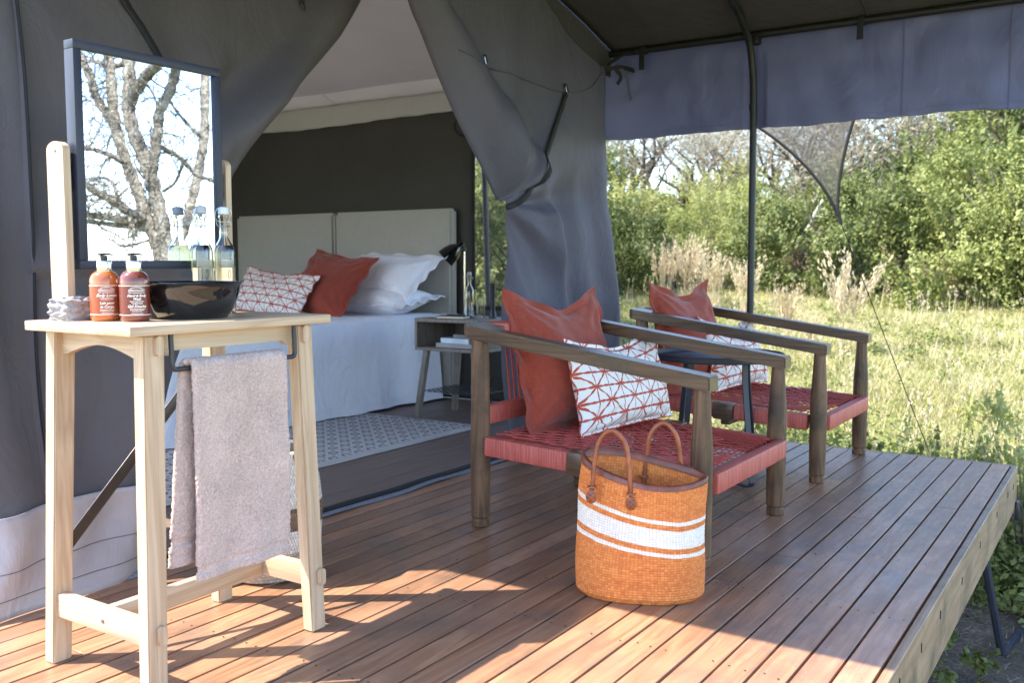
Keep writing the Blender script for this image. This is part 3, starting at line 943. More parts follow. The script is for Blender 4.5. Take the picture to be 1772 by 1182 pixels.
# ------------------------------------------------------------------ towel
def terry(name, c):
    t = NT(name)
    v = t.mapped()
    f = t.noise(v, 520.0, 2, 0.7); g = t.noise(v, 200.0, 3, 0.6); h = t.noise(v, 9.0, 4, 0.6)
    k = t.math('ADD', t.math('MULTIPLY', f, 0.45), t.math('ADD', t.math('MULTIPLY', g, 0.35), t.math('MULTIPLY', h, 0.2)))
    t.col(t.ramp(k, [(0.33, sc(c, 0.42)), (0.66, sc(c, 1.35))]))
    t.set(Roughness=0.95, Normal=t.bump(k, 0.8, 0.006))
    t.b.inputs['Sheen Weight'].default_value = 0.3
    t.b.inputs['Specular IOR Level'].default_value = 0.1
    return t.m
M_TOWEL = terry('beige_terry', (0.60, 0.455, 0.395))
def slab(path, w_of, x_of, th, nw=70, ns=None, seed=0, amp=0.0022, hem=None):
    """cloth slab that follows a (y,z) path; rounded long edges; loops as tiny displacement"""
    r = np.random.default_rng(seed)
    n = len(path)
    prof = []
    for k in range(nw + 1): prof.append((-0.5 + k / nw, 1.0))
    for k in range(1, 6):
        a = math.pi / 2 - math.pi * k / 6
        prof.append((0.5, a))
    m = MB()
    ring = []
    nn = None
    for i, (y, z) in enumerate(path):
        a = np.array(path[max(i - 1, 0)]); b = np.array(path[min(i + 1, n - 1)])
        tng = b - a; tng = tng / (np.linalg.norm(tng) + 1e-9)
        nrm = np.array((-tng[1], tng[0]))
        s = i / (n - 1)
        w = w_of(s); xc = x_of(s)
        t_ = th * (0.45 if hem and s > hem[0] and s < hem[1] else 1.0)
        pts = []
        K = nw
        for k in range(K + 1): pts.append((-w / 2 + w * k / K, t_ / 2))
        for k in range(1, 5):
            an = math.pi / 2 - math.pi * k / 5
            pts.append((w / 2 + t_ / 2 * math.cos(an), t_ / 2 * math.sin(an)))
        for k in range(K + 1): pts.append((w / 2 - w * k / K, -t_ / 2))
        for k in range(1, 5):
            an = -math.pi / 2 - math.pi * k / 5
            pts.append((-w / 2 + t_ / 2 * math.cos(an), t_ / 2 * math.sin(an)))
        nn = len(pts)
        for (px, pn) in pts:
            e = r.uniform(-1, 1) * amp * (0.3 if hem and hem[0] < s < hem[1] else 1)
            wv = 0.006 * math.sin(px * 22 + s * 3) * s + 0.004 * math.sin(px * 47 + 1.3 + 2 * s) * s + 0.003 * mnoise.noise(Vector((px * 14, s * 5, seed)))
            ring.append((xc + px + r.uniform(-1, 1) * amp * 0.6, y + nrm[0] * (pn + e) + wv, z + nrm[1] * (pn + e)))
    fs = []
    for i in range(n - 1):
        for k in range(nn):
            a, b = i * nn + k, i * nn + (k + 1) % nn
            fs.append([a, b, b + nn, a + nn])
    fs.append(list(range(nn))); fs.append(list(range((n - 1) * nn, n * nn))[::-1])
    m.add(ring, fs)
    return m
def front_path():
    pts = []
    for k in range(9):
        a = math.pi * 0.5 * k / 8
        pts.append((2.015 - 0.017 * math.sin(a), 0.832 + 0.017 * math.cos(a)))
    for k in range(1, 150):
        t_ = k / 149
        pts.append((1.998 - 0.004 * math.sin(t_ * 3), 0.832 - 0.555 * t_))
    return pts
def back_path():
    pts = []
    for k in range(9):
        a = math.pi * 0.5 * k / 8
        pts.append((2.015 + 0.017 * math.sin(a), 0.832 + 0.017 * math.cos(a)))
    for k in range(1, 140):
        t_ = k / 139
        pts.append((2.032 + 0.008 * t_, 0.832 - 0.515 * t_))
    return pts
tw = slab(front_path(), lambda s: 0.300, lambda s: 1.712 - 0.006 * s, 0.017, 90, seed=1, hem=(0.93, 0.965))
o = tw.build('towel', M_TOWEL, smooth=180)
tag(o, 'folded beige terry towel hanging from the black rail of the washstand', 'towel')
bk = slab(back_path(), lambda s: 0.300, lambda s: 1.700 - 0.045 * s, 0.018, 60, seed=2, hem=(0.86, 0.90))
link('back_half', bk.mesh('back_half', M_TOWEL, smooth=180), o)

# ------------------------------------------------------------------ things on the washstand
def text_faces(body, size, shear=0.0, bold=0.0):
    cu = bpy.data.curves.new('t', 'FONT')
    cu.body = body; cu.size = size; cu.align_x = 'CENTER'; cu.shear = shear; cu.offset = bold
    cu.resolution_u = 2
    ob = bpy.data.objects.new('t', cu)
    COL.objects.link(ob)
    bpy.context.view_layer.update()
    me = bpy.data.meshes.new_from_object(ob.evaluated_get(bpy.context.evaluated_depsgraph_get()))
    vs = [(v.co.x, v.co.y) for v in me.vertices]; fs = [list(p.vertices) for p in me.polygons]
    bpy.data.objects.remove(ob); bpy.data.curves.remove(cu); bpy.data.meshes.remove(me)
    return vs, fs
def wrap(mb, vs, fs, r, z0, az, dx=0.0, arc=0.0):
    out = []
    for (x, y) in vs:
        x += dx
        a = az + x / r
        zz = z0 + y - arc * x * x
        out.append((r * math.cos(a), r * math.sin(a), zz))
    mb.add(out, fs)
M_PRINT = basic('white_print', (0.85, 0.82, 0.76), 0.5, 0, 30, 0.03)
M_PUMP = basic('black_plastic', (0.02, 0.02, 0.022), 0.35)
M_COLLAR = basic('silver_collar', (0.72, 0.72, 0.68), 0.18, 1.0, 30, 0.05)
def bottle_mat(name, c):
    t = NT(name)
    t.col(c).set(Roughness=0.12)
    t.b.inputs['Coat Weight'].default_value = 0.5
    t.b.inputs['Subsurface Weight'].default_value = 0.25
    t.b.inputs['Subsurface Radius'].default_value = (0.03, 0.012, 0.005)
    return t.m
def pump_bottle(loc, c, clab, lines, label):
    root = empty('pump_bottle', loc, 0, label, 'pump bottle', 'pump bottles on the washstand')
    R = 0.0372
    prof = [(0.0, 0.0), (0.030, 0.0), (0.0345, 0.003), (R, 0.009), (R, 0.102)]
    for k in range(1, 9):
        a = rad(90 * k / 8)
        prof.append((0.0165 + (R - 0.0165) * math.cos(a), 0.102 + 0.029 * math.sin(a)))
    link('bottle_body', MB().lathe(prof, n=36, caps=(False, True)).mesh('bottle_body', bottle_mat('amber_bottle', c)), root)
    link('collar', MB().lathe([(0.0185, 0.130), (0.0188, 0.131), (0.0188, 0.155), (0.018, 0.157), (0.006, 0.157)], n=28, caps=(True, True)).mesh('collar', M_COLLAR), root)
    m = MB().lathe([(0.0085, 0.157), (0.0088, 0.158), (0.0088, 0.171), (0.007, 0.172)], n=18)
    sp_ = spline([(-0.012, 0.006, 0.1745), (0, 0, 0.1755), (0.012, -0.006, 0.1750), (0.021, -0.0105, 0.1725)], 10)
    m.tube(sp_, [0.008, 0.0095, 0.010, 0.0095, 0.009, 0.008, 0.0075, 0.007, 0.006, 0.005, 0.004], 10, flat=(0.35, 1.0))
    link('pump_head', m.mesh('pump_head', M_PUMP), root)
    az = rad(-117)
    lab = MB()
    def lab_f(u, v):
        a = az + rad(-105 + 210 * u)
        return (1.006 * R * math.cos(a), 1.006 * R * math.sin(a), 0.020 + 0.073 * v)
    link('label_band', lab.grid(lab_f, 40, 2).mesh('label_band', clab, smooth=180), root)
    pr = MB()
    rr = R * 1.02
    for z in (0.0185, 0.0935):
        pr.lathe([(rr, z - 0.0007), (rr, z + 0.0007)], n=40, caps=(False, False))
    for (txt, size, z, shear, bold, arc) in lines:
        if txt.startswith('~'):
            n = int(txt[1:])
            rd_ = random.Random(n * 7 + int(z * 1e4))
            x = -n * 0.0010
            while x < n * 0.0010:
                w = rd_.uniform(0.0014, 0.0042)
                wrap(pr, [(x, 0), (x + w, 0), (x + w, size), (x, size)], [[0, 1, 2, 3]], rr, z, az)
                x += w + 0.0009
        else:
            vs, fs = text_faces(txt, size, shear, bold)
            wrap(pr, vs, fs, rr, z, az, arc=arc)
    # small arch over the name
    pts = [(0.0175 * math.sin(a), 0.0052 * math.cos(a)) for a in np.linspace(-1.3, 1.3, 15)]
    q = []
    for (x, y) in pts: q += [(x, y), (x, y + 0.0013)]
    wrap(pr, q, [[2 * i, 2 * i + 2, 2 * i + 3, 2 * i + 1] for i in range(14)], rr, 0.0835, az)
    link('print', pr.mesh('print', M_PRINT, smooth=0, recalc=False), root)
    return root
ORANGE = (0.40, 0.105, 0.022, 1); BROWN = (0.15, 0.033, 0.017, 1)
pump_bottle((1.490, 2.262, TZ), ORANGE, basic('rust_label', (0.30, 0.062, 0.022), 0.3), [
    ('AFRICOLOGY', 0.0068, 0.0795, 0, 0.00015, 0), ('100% Natural Essential Oils', 0.0037, 0.0748, 0, 0.0001, 0),
    ('Body Lotion', 0.0105, 0.0650, 0.3, 0.0002, 0), ('~17', 0.0013, 0.0605, 0, 0, 0), ('~14', 0.0013, 0.0570, 0, 0, 0),
    ('Lait pour', 0.0098, 0.0455, 0.3, 0.0002, 0), ('le Corps', 0.0098, 0.0355, 0.3, 0.0002, 0),
    ('~18', 0.0013, 0.0305, 0, 0, 0), ('~17', 0.0013, 0.0268, 0, 0, 0), ('~15', 0.0013, 0.0215, 0, 0, 0)],
    'orange lotion pump bottle, nearest the grey knitted cloth on the washstand')
pump_bottle((1.518, 2.176, TZ), BROWN, basic('dark_red_label', (0.13, 0.022, 0.014), 0.3), [
    ('AFRICOLOGY', 0.0068, 0.0795, 0, 0.00015, 0), ('100% Natural Essential Oils', 0.0037, 0.0748, 0, 0.0001, 0),
    ('Hand & Body', 0.0088, 0.0655, 0.3, 0.0002, 0), ('Wash', 0.0085, 0.0570, 0.3, 0.0002, 0), ('~18', 0.0013, 0.0530, 0, 0, 0), ('~14', 0.0013, 0.0498, 0, 0, 0), ('~11', 0.0013, 0.0466, 0, 0, 0),
    ('Gel Douche', 0.0095, 0.0378, 0.3, 0.0002, 0),
    ('~18', 0.0013, 0.0335, 0, 0, 0), ('~17', 0.0013, 0.0302, 0, 0, 0), ('~12', 0.0013, 0.0270, 0, 0, 0), ('~15', 0.0013, 0.0215, 0, 0, 0)],
    'dark brown wash pump bottle, touching the black basin')

# knitted cloth roll
M_KNIT = terry('grey_knit', (0.33, 0.31, 0.315))
def knit(u, v):
    pass
m = MB()
rk = random.Random(5)
def knitbox():
    nu, nv = 60, 26
    W_, D_, H_ = 0.088, 0.080, 0.064
    pts = rounded(W_, D_, 0.012, 4)
    per = [np.array(p) for p in pts]
    per.append(per[0])
    L = np.cumsum([0] + [np.linalg.norm(per[i + 1] - per[i]) for i in range(len(per) - 1)])
    def f(u, v):
        s = u * L[-1]
        x = np.interp(s, L, [p[0] for p in per]); y = np.interp(s, L, [p[1] for p in per])
        n_ = mnoise.noise(Vector((x * 60, y * 60, v * 5 + 3))) * 0.006 + 0.007 * abs(math.sin(u * 26 + 2 * math.sin(v * 9))) * abs(math.sin(v * 11 + u * 4))
        z = v * H_
        k = 1.0
        if v > 0.86: k = 1 - (v - 0.86) * 1.6; z = H_ * (0.86 + (v - 0.86) * 0.7)
        if v < 0.1: k = 1 - (0.1 - v) * 0.8
        q = math.hypot(x, y)
        return (x * k + x / q * n_, y * k + y / q * n_, z + 0.003 * mnoise.noise(Vector((x * 40, y * 40, 1))))
    m.grid(f, 140, 26, closed_u=True)
    def top(u, v):
        x = (u - 0.5) * W_ * 0.86; y = (v - 0.5) * D_ * 0.86
        return (x, y, H_ * 0.955 + 0.005 * mnoise.noise(Vector((x * 70, y * 70, 9))))
    m.grid(top, 24, 24)
knitbox()
kc = m.build('knitted_cloth', M_KNIT, smooth=180)
kc.location = (1.462, 2.365, TZ); kc.rotation_euler = (0, 0, rad(8))
tag(kc, 'folded grey knitted washcloth beside the left mirror post', 'washcloth')
for v in kc.data.vertices:
    pass

# basin
bs = empty('wash_bowl', (1.702, 2.195, TZ), 0, 'shiny black enamel wash bowl on the oak tabletop', 'bowl')
t = NT('black_enamel'); t.col((0.006, 0.006, 0.007, 1)).set(Roughness=0.04); t.b.inputs['Coat Weight'].default_value = 0.6; t.b.inputs['Coat Roughness'].default_value = 0.02
M_ENAM = t.m
outp = [(0.0, 0.0), (0.098, 0.0), (0.102, 0.002), (0.116, 0.022), (0.128, 0.048), (0.136, 0.075), (0.1395, 0.092), (0.146, 0.0965), (0.1485, 0.0985), (0.1475, 0.1005), (0.139, 0.099), (0.134, 0.093), (0.130, 0.075), (0.122, 0.048), (0.108, 0.022), (0.09, 0.010), (0.0, 0.008)]
link('bowl', MB().lathe(outp, n=72, caps=(False, False)).mesh('bowl', M_ENAM, smooth=60), bs)
# glass bottles
t = NT('clear_glass')
t.col((0.97, 0.985, 0.975, 1)).set(Roughness=0.0, IOR=1.45); t.b.inputs['Transmission Weight'].default_value = 1.0
M_GLASS = t.m
t = NT('water'); t.col((0.97, 0.99, 0.98, 1)).set(Roughness=0.0, IOR=1.33); t.b.inputs['Transmission Weight'].default_value = 1.0
M_WATER = t.m
M_CAP = basic('grey_stopper', (0.36, 0.37, 0.37), 0.5)
M_CAPW = basic('pale_stopper', (0.62, 0.63, 0.62), 0.5)
M_WIRE = basic('steel_wire', (0.45, 0.45, 0.46), 0.3, 1.0)
def swing_bottle(loc, label, h=0.325, r=0.0315, cap=None, group='clear swing-top water bottles', rz=0.0, fill=0.62):
    root = empty('swing_top_bottle', loc, rz, label, 'bottle', group)
    k = h / 0.325
    hb = 0.185 * k
    rn = 0.0125 * k
    prof = [(0.0, 0.003), (r * 0.8, 0.0), (r * 0.95, 0.002), (r, 0.008), (r, hb)]
    for i in range(1, 9):
        a = i / 8
        prof.append((rn + (r - rn) * (0.5 + 0.5 * math.cos(math.pi * a)), hb + 0.052 * k * a))
    prof += [(rn, 0.285 * k), (rn * 1.22, 0.288 * k), (rn * 1.22, 0.296 * k), (rn, 0.298 * k)]
    inner = [(max(p[0] - 0.0022, 0.0), p[1] + (0.004 if p[1] < 0.01 else 0)) for p in prof][::-1]
    inner[-1] = (0.0, 0.006)
    link('glass_body', MB().lathe(prof + inner, n=32, caps=(False, False)).mesh('glass_body', M_GLASS, smooth=50), root)
    zf = hb * fill / 0.62 + (0.02 * k if fill > 0.6 else 0)
    wv = [(0.0, 0.0062), (r - 0.0024, 0.0095), (r - 0.0021, min(zf, hb))]
    if zf > hb:
        for i in range(1, 4):
            a = (zf - hb) / (0.052 * k) * i / 3
            wv.append((rn - 0.0021 + (r - rn) * (0.5 + 0.5 * math.cos(math.pi * a)), hb + 0.052 * k * a))
    wv.append((0.0, wv[-1][1]))
    link('water', MB().lathe(wv, n=32, caps=(False, False)).mesh('water', M_WATER, smooth=50), root)
    link('stopper', MB().lathe([(rn * 0.8, 0.296 * k), (rn * 1.25, 0.299 * k), (rn * 1.3, 0.312 * k), (rn * 1.15, 0.319 * k), (rn * 0.5, 0.321 * k)], n=20).mesh('stopper', cap or M_CAP), root)
    w = MB()
    for s_ in (-1, 1):
        w.tube(spline([(s_ * rn * 0.2, 0, 0.322 * k), (s_ * rn * 1.5, 0.002, 0.314 * k), (s_ * rn * 1.9, 0.006, 0.292 * k), (s_ * rn * 1.6, 0.012, 0.270 * k), (s_ * rn * 1.15, 0.003, 0.262 * k)], 14), 0.0013, 5)
    w.tube([(rn * 1.12 * math.cos(a), rn * 1.12 * math.sin(a), 0.262 * k) for a in np.linspace(0, 2 * math.pi, 20)], 0.0012, 5)
    w.tube(spline([(-rn * 1.9, 0.006, 0.292 * k), (-rn * 1.2, -rn * 1.9, 0.277 * k), (rn * 1.2, -rn * 1.9, 0.277 * k), (rn * 1.9, 0.006, 0.292 * k)], 14), 0.0011, 5)
    link('wire_bail', w.mesh('wire_bail', M_WIRE), root)
    # leaf emblem and small print, etched dark on the front
    e = MB()
    az = rad(-112) - rz
    for s_ in (-1, 1):
        q = []
        for a in np.linspace(-1, 1, 13):
            xo = s_ * 0.0052 * k * (1 - a * a) ; xi = s_ * max(0.0052 * (1 - a * a) - 0.0016, 0.0) * k
            q += [(xi, 0.0155 * a * k), (xo, 0.0155 * a * k)]
        wrap(e, q, [[2 * i, 2 * i + 1, 2 * i + 3, 2 * i + 2] for i in range(12)], r + 0.0004, 0.118 * k, az, dx=0.004)
    link('leaf_emblem', e.mesh('leaf_emblem', M_PUMP, smooth=0, recalc=False), root)
    return root
swing_bottle((1.851, 2.322, TZ), 'clear swing-top bottle with grey stopper, reflected in the mirror behind the basin', rz=rad(10))
swing_bottle((1.930, 2.318, TZ), 'clear swing-top bottle with pale stopper, right of the mirror edge', cap=M_CAPW, rz=rad(-40))

# ------------------------------------------------------------------ laundry basket
def weave_uv_mat(name):
    """striped coil weave: cells from UV, brown stepped blocks on cream"""
    t = NT(name)
    uv = t.n('SeparateXYZ'); t.l(t.tc('UV'), uv.inputs[0])
    rows, cols = 34.0, 112.0
    vr = t.math('MULTIPLY', uv.outputs[1], rows)
    row = t.math('FLOOR', vr)
    ux = t.math('ADD', t.math('MULTIPLY', uv.outputs[0], cols), t.math('MULTIPLY', row, 0.5))
    cellx = t.math('FLOOR', ux)
    # bands (by height)
    blk = t.math('FRACT', t.math('ADD', t.math('MULTIPLY', uv.outputs[0], 7.0), 0.22))
    step = t.math('MULTIPLY', t.math('GREATER_THAN', blk, 0.5), 5.0)
    b1 = t.math('MULTIPLY', t.math('GREATER_THAN', row, 13.0), t.math('LESS_THAN', row, t.math('ADD', 20.0, step)))
    b0 = t.math('LESS_THAN', row, 8.0)
    top = t.math('MULTIPLY', t.math('GREATER_THAN', row, 31.0), t.math('GREATER_THAN', t.math('FRACT', t.math('MULTIPLY', uv.outputs[0], 9.0)), 0.55))
    brown = t.math('MAXIMUM', t.math('MULTIPLY', b0, 0.55), t.math('MAXIMUM', b1, top))
    wn_ = t.n('TexWhiteNoise', _noise_dimensions='2D')
    cb = t.n('CombineXYZ'); t.l(cellx, cb.inputs[0]); t.l(row, cb.inputs[1]); t.l(cb.outputs[0], wn_.inputs['Vector'])
    cream = t.mix((0.60, 0.52, 0.43, 1), (0.80, 0.71, 0.61, 1), wn_.outputs['Value'])
    brn = t.mix((0.12, 0.065, 0.035, 1), (0.26, 0.16, 0.09, 1), wn_.outputs['Value'])
    c = t.mix(cream, brn, brown)
    # dark coil shows between stitches
    gx = t.math('ABSOLUTE', t.math('SUBTRACT', t.math('FRACT', ux), 0.5))
    gap = t.math('GREATER_THAN', gx, 0.42)
    c = t.mix(c, (0.035, 0.022, 0.014, 1), t.math('MULTIPLY', gap, 0.6))
    t.col(c).set(Roughness=0.8)
    return t.m
lb = empty('laundry_basket', (2.275, 2.535, 0.0), 0, 'tall round coil-woven basket in cream and brown behind the washstand', 'basket')
prof = []
R_of = interp_curve([(0, 0.135), (0.03, 0.15), (0.12, 0.178), (0.24, 0.186), (0.34, 0.176), (0.42, 0.155), (0.445, 0.148)])
def lbf(u, v):
    z = v * 0.445
    a = 2 * math.pi * u
    cr_ = 0.0048 * abs(math.sin(math.pi * v * 34))
    r = R_of(z) + cr_ + 0.0012 * math.sin(2 * math.pi * (u * 112 + 0.5 * math.floor(v * 34)))
    return (r * math.cos(a), r * math.sin(a), z + 0.004)
m = MB().grid(lbf, 336, 170, closed_u=True)
link('basket_body', m.mesh('basket_body', weave_uv_mat('coil_weave'), smooth=180), lb)
m = MB().lathe([(0.140, 0.44), (0.14, 0.30), (0.16, 0.2), (0.15, 0.05), (0.0, 0.02)], n=48, caps=(False, False))
link('basket_lining', m.mesh('basket_lining', basic('basket_inside', (0.25, 0.2, 0.15), 0.9)), lb)
m = MB().tube([(0.146 * math.cos(a), 0.146 * math.sin(a), 0.447) for a in np.linspace(0, 2 * math.pi, 60)], 0.008, 8, caps=False)
link('basket_rim', m.mesh('basket_rim', basic('rim_grass', (0.62, 0.55, 0.46), 0.8, 0, 90, 0.4)), lb)

# ------------------------------------------------------------------ armchairs
def cord_wrap(name, axis, c=(0.47, 0.088, 0.062)):
    t = NT(name)
    st = [6.0, 6.0, 6.0]; st[axis] = 330.0
    v = t.mapped(tuple(st))
    f = t.noise(v, 1.0, 2, 0.5)
    big = t.noise(t.mapped((7, 7, 7)), 1.0, 3)
    col = t.ramp(f, [(0.32, sc(c, 0.45)), (0.5, c), (0.7, (0.66, 0.18, 0.135))])
    col = t.mix(col, sc(c, 0.8), t.math('MULTIPLY', big, 0.4))
    t.col(col).set(Roughness=0.55, Normal=t.bump(f, 0.7, 0.004))
    return t.m
M_CORDX = cord_wrap('red_cord_wrap_across', 0)
M_CORDY = cord_wrap('red_cord_wrap_along', 1)
M_CORD = basic('red_cord', (0.44, 0.068, 0.050), 0.6, 0, 120, 0.3)

def make_chair():
    root = empty('armchair', (3.612, 1.77, 0.0), 0, 'near dark wood armchair with red cord seat, right behind the orange basket bag', 'armchair', 'wooden armchairs on the deck')
    def p(mb, name, mat, smooth=40): return link(name, mb.mesh(name, mat, smooth), root)
    def chair_leg(x, y, ztop, rt):
        prof = [(0.034, 0.0), (0.0375, 0.004), (0.0375, 0.028), (0.034, 0.032), (0.034, 0.037), (0.0395, 0.043), (0.0405, 0.12), (0.0415, 0.25), (0.0415, 0.36), (0.040, 0.44), (rt + 0.005, ztop - 0.10), (rt, ztop)]
        return p(MB().lathe(prof, (x, y, 0.001), 24), 'leg', M_DARKW)
    X = 0.428
    slope = 0.150 / 1.08
    az = lambda y: 0.850 - (0.56 - y) * slope          # arm top
    for s in (-1, 1):
        chair_leg(s * X, -0.487, az(-0.487) - 0.052, 0.028)
        chair_leg(s * X, 0.487, az(0.487) - 0.052, 0.033)
    def arm(s):
        inner, outer = s * 0.385, s * 0.472
        lo, hi = min(inner, outer), max(inner, outer)
        pl = []
        y0_, y1_ = -0.530, 0.560
        pts = [(lo, y0_), (hi, y0_)]
        # rear outer corner rounded
        cr = 0.045
        if s < 0:
            pts += [(hi, y1_), (lo + cr, y1_)] + [(lo + cr - cr * math.sin(a), y1_ - cr + cr * math.cos(a)) for a in np.linspace(0.3, math.pi / 2, 5)]
        else:
            pts += [(hi - cr * (1 - math.sin(a)), y1_ - cr + cr * math.cos(a)) for a in np.linspace(math.pi / 2, 0.3, 5)] + [(hi - cr, y1_), (lo, y1_)]
        bm = bmesh.new()
        vb = [bm.verts.new((q[0], q[1], az(q[1]) - 0.054)) for q in pts]
        vt = [bm.verts.new((q[0], q[1], az(q[1]))) for q in pts]
        n = len(pts)
        bm.faces.new(vb[::-1]); bm.faces.new(vt)
        for i in range(n): bm.faces.new((vb[i], vb[(i + 1) % n], vt[(i + 1) % n], vt[i]))
        bmesh.ops.recalc_face_normals(bm, faces=bm.faces)
        bmesh.ops.bevel(bm, geom=list(bm.edges), offset=0.005, segments=2, affect='EDGES')
        return p(MB().bm(bm), 'armrest', M_DARKY)
    arm(-1); arm(1)
    # crest rail with inner fillets
    pts = [(-0.384, 0.558), (-0.384, 0.40)] + [(-0.384 + 0.055 * (1 - math.cos(a)), 0.40 + 0.055 * math.sin(a)) for a in np.linspace(0.3, math.pi / 2, 4)] + \
          [(0.384 - 0.055 * (1 - math.cos(a)), 0.40 + 0.055 * math.sin(a)) for a in np.linspace(math.pi / 2, 0.3, 4)] + [(0.384, 0.40), (0.384, 0.558)]
    bm = bmesh.new()
    vb = [bm.verts.new((q[0], q[1], az(q[1]) - 0.052)) for q in pts]
    vt = [bm.verts.new((q[0], q[1], az(q[1]) - 0.002)) for q in pts]
    n = len(pts)
    bm.faces.new(vb[::-1]); bm.faces.new(vt)
    for i in range(n): bm.faces.new((vb[i], vb[(i + 1) % n], vt[(i + 1) % n], vt[i]))
    p(MB().bm(bm), 'crest_rail', M_DARKX)
    m = MB(); m.box((0, 0.507, az(0.507) - 0.026), (0.60, 0.112, 0.064), 0.012)
    p(m, 'crest_wrap', M_CORDX)
    # seat rails
    rz_ = lambda y: 0.300 + (y + 0.5) * 0.048
    for s in (-1, 1):
        p(MB().beam((s * (X + 0.004), -0.44, rz_(-0.44)), (s * (X + 0.004), -0.055, rz_(-0.055)), 0.056, 0.080, 0.010), 'side_rail_wrap', M_CORDY)
        p(MB().beam((s * (X + 0.004), 0.055, rz_(0.055)), (s * (X + 0.004), 0.45, rz_(0.45)), 0.056, 0.080, 0.010), 'side_rail_wrap', M_CORDY)
        p(MB().beam((s * (X + 0.005), -0.054, rz_(-0.054) - 0.001), (s * (X + 0.005), 0.054, rz_(0.054) - 0.001), 0.066, 0.090, 0.006), 'rail_block', M_DARKY)
    m = MB(); m.box((0.0, 0.0, rz_(0) - 0.055), (0.85, 0.05, 0.045), 0.006)
    p(m, 'cross_bar', M_DARKX)
    m = MB(); m.box((0.012, -0.512, 0.300), (0.80, 0.052, 0.080), 0.011)
    p(m, 'front_rail_wrap', M_CORDX)
    p(MB().box((0.0, 0.500, 0.462), (0.79, 0.046, 0.080), 0.010), 'back_rail_wrap', M_CORDX)
    p(MB().box((0.0, 0.44, 0.335), (0.79, 0.046, 0.060), 0.010), 'back_rail_wrap', M_CORDX)
    # woven seat
    def sz(x, y):
        e = (1 - (x / 0.43) ** 2) * (1 - ((y + 0.02) / 0.48) ** 2)
        return rz_(y) + 0.040 - 0.018 * max(0, e)
    m = MB()
    r_ = random.Random(8)
    def strand(a, b, dz, rr=0.0026, nseg=7):
        pts = []
        for k in range(nseg + 1):
            t_ = k / nseg
            x = a[0] + (b[0] - a[0]) * t_; y = a[1] + (b[1] - a[1]) * t_
            pts.append((x, y, sz(x, y) + dz + 0.0015 * math.sin(k * 2.1 + a[0] * 50 + a[1] * 30)))
        m.tube(pts, rr, 4, caps=False)
    y = -0.47
    while y < 0.43:
        strand((-0.41, y + r_.uniform(-.003, .003)), (0.41, y + r_.uniform(-.006, .006)), 0.0)
        y += 0.020 if y > -0.20 else 0.026
    x = -0.37
    while x < 0.38:
        for q in (0, 0.006): strand((x + q, -0.49), (x + q + r_.uniform(-.006, .006), 0.44), 0.004)
        x += 0.050
    for k in range(13):
        c = -0.42 + 0.070 * k
        for s in (-1, 1):
            # diagonals, clipped to the frame
            a = (s * c, -0.33); b = (s * (c + 0.62), 0.43)
            if abs(b[0]) > 0.405:
                t_ = (0.405 - abs(a[0]) if a[0] * b[0] > 0 else 0.405 + abs(a[0])) / 0.62
                if t_ < 0.08: continue
                b = (math.copysign(0.405, b[0]), -0.33 + 0.76 * t_)
            for q in (0, 0.0065): strand((a[0] + q, a[1]), (b[0] + q, b[1]), 0.0075)
    for s in (-1, 1):
        for k in range(9):
            strand((s * 0.40, -0.20 + k * 0.006), (s * (0.33 - k * 0.030), -0.485), 0.010)
    w = p(m, 'seat_weave', M_CORD, 180); w['kind'] = 'stuff'
    # back cords
    m = MB()
    for k in range(4, 19):
        x = -0.36 + 0.04 * k
        for q in (-0.004, 0.004):
            m.tube([(x + q, 0.515, az(0.52) - 0.06), (x + q + 0.03, 0.508, 0.50)], 0.0030, 5, caps=False)
    w = p(m, 'back_cords', M_CORD, 180); w['kind'] = 'stuff'
    return root
chair = make_chair()
chair2 = copy_tree(chair)
chair2.location = (5.185, 1.79, 0.0)
chair2['label'] = 'far dark wood armchair with red cord seat, beside the steel awning pole'

# ------------------------------------------------------------------ cushions
def linen(name, c, slub=0.25, rough=0.85):
    t = NT(name)
    a = t.noise(t.mapped((30, 30, 700)), 1.0, 3, 0.6); b = t.noise(t.mapped((700, 30, 30)), 1.0, 3, 0.6)
    g = t.noise(t.mapped(), 5.0, 4)
    k = t.math('ADD', t.math('MULTIPLY', a, 0.4), t.math('ADD', t.math('MULTIPLY', b, 0.4), t.math('MULTIPLY', g, 0.2)))
    t.col(t.ramp(k, [(0.35, sc(c, 1 - slub)), (0.65, sc(c, 1 + slub))]))
    wr = t.noise(t.mapped((6, 6, 9)), 1.0, 4, 0.6, 0.8)
    t.set(Roughness=rough, Normal=t.bump(k, 0.5, 0.002, t.bump(wr, 0.35, 0.02)))
    t.b.inputs['Sheen Weight'].default_value = 0.25
    t.b.inputs['Specular IOR Level'].default_value = 0.2
    return t.m
M_RUST = linen('rust_linen', (0.27, 0.046, 0.026), 0.45)
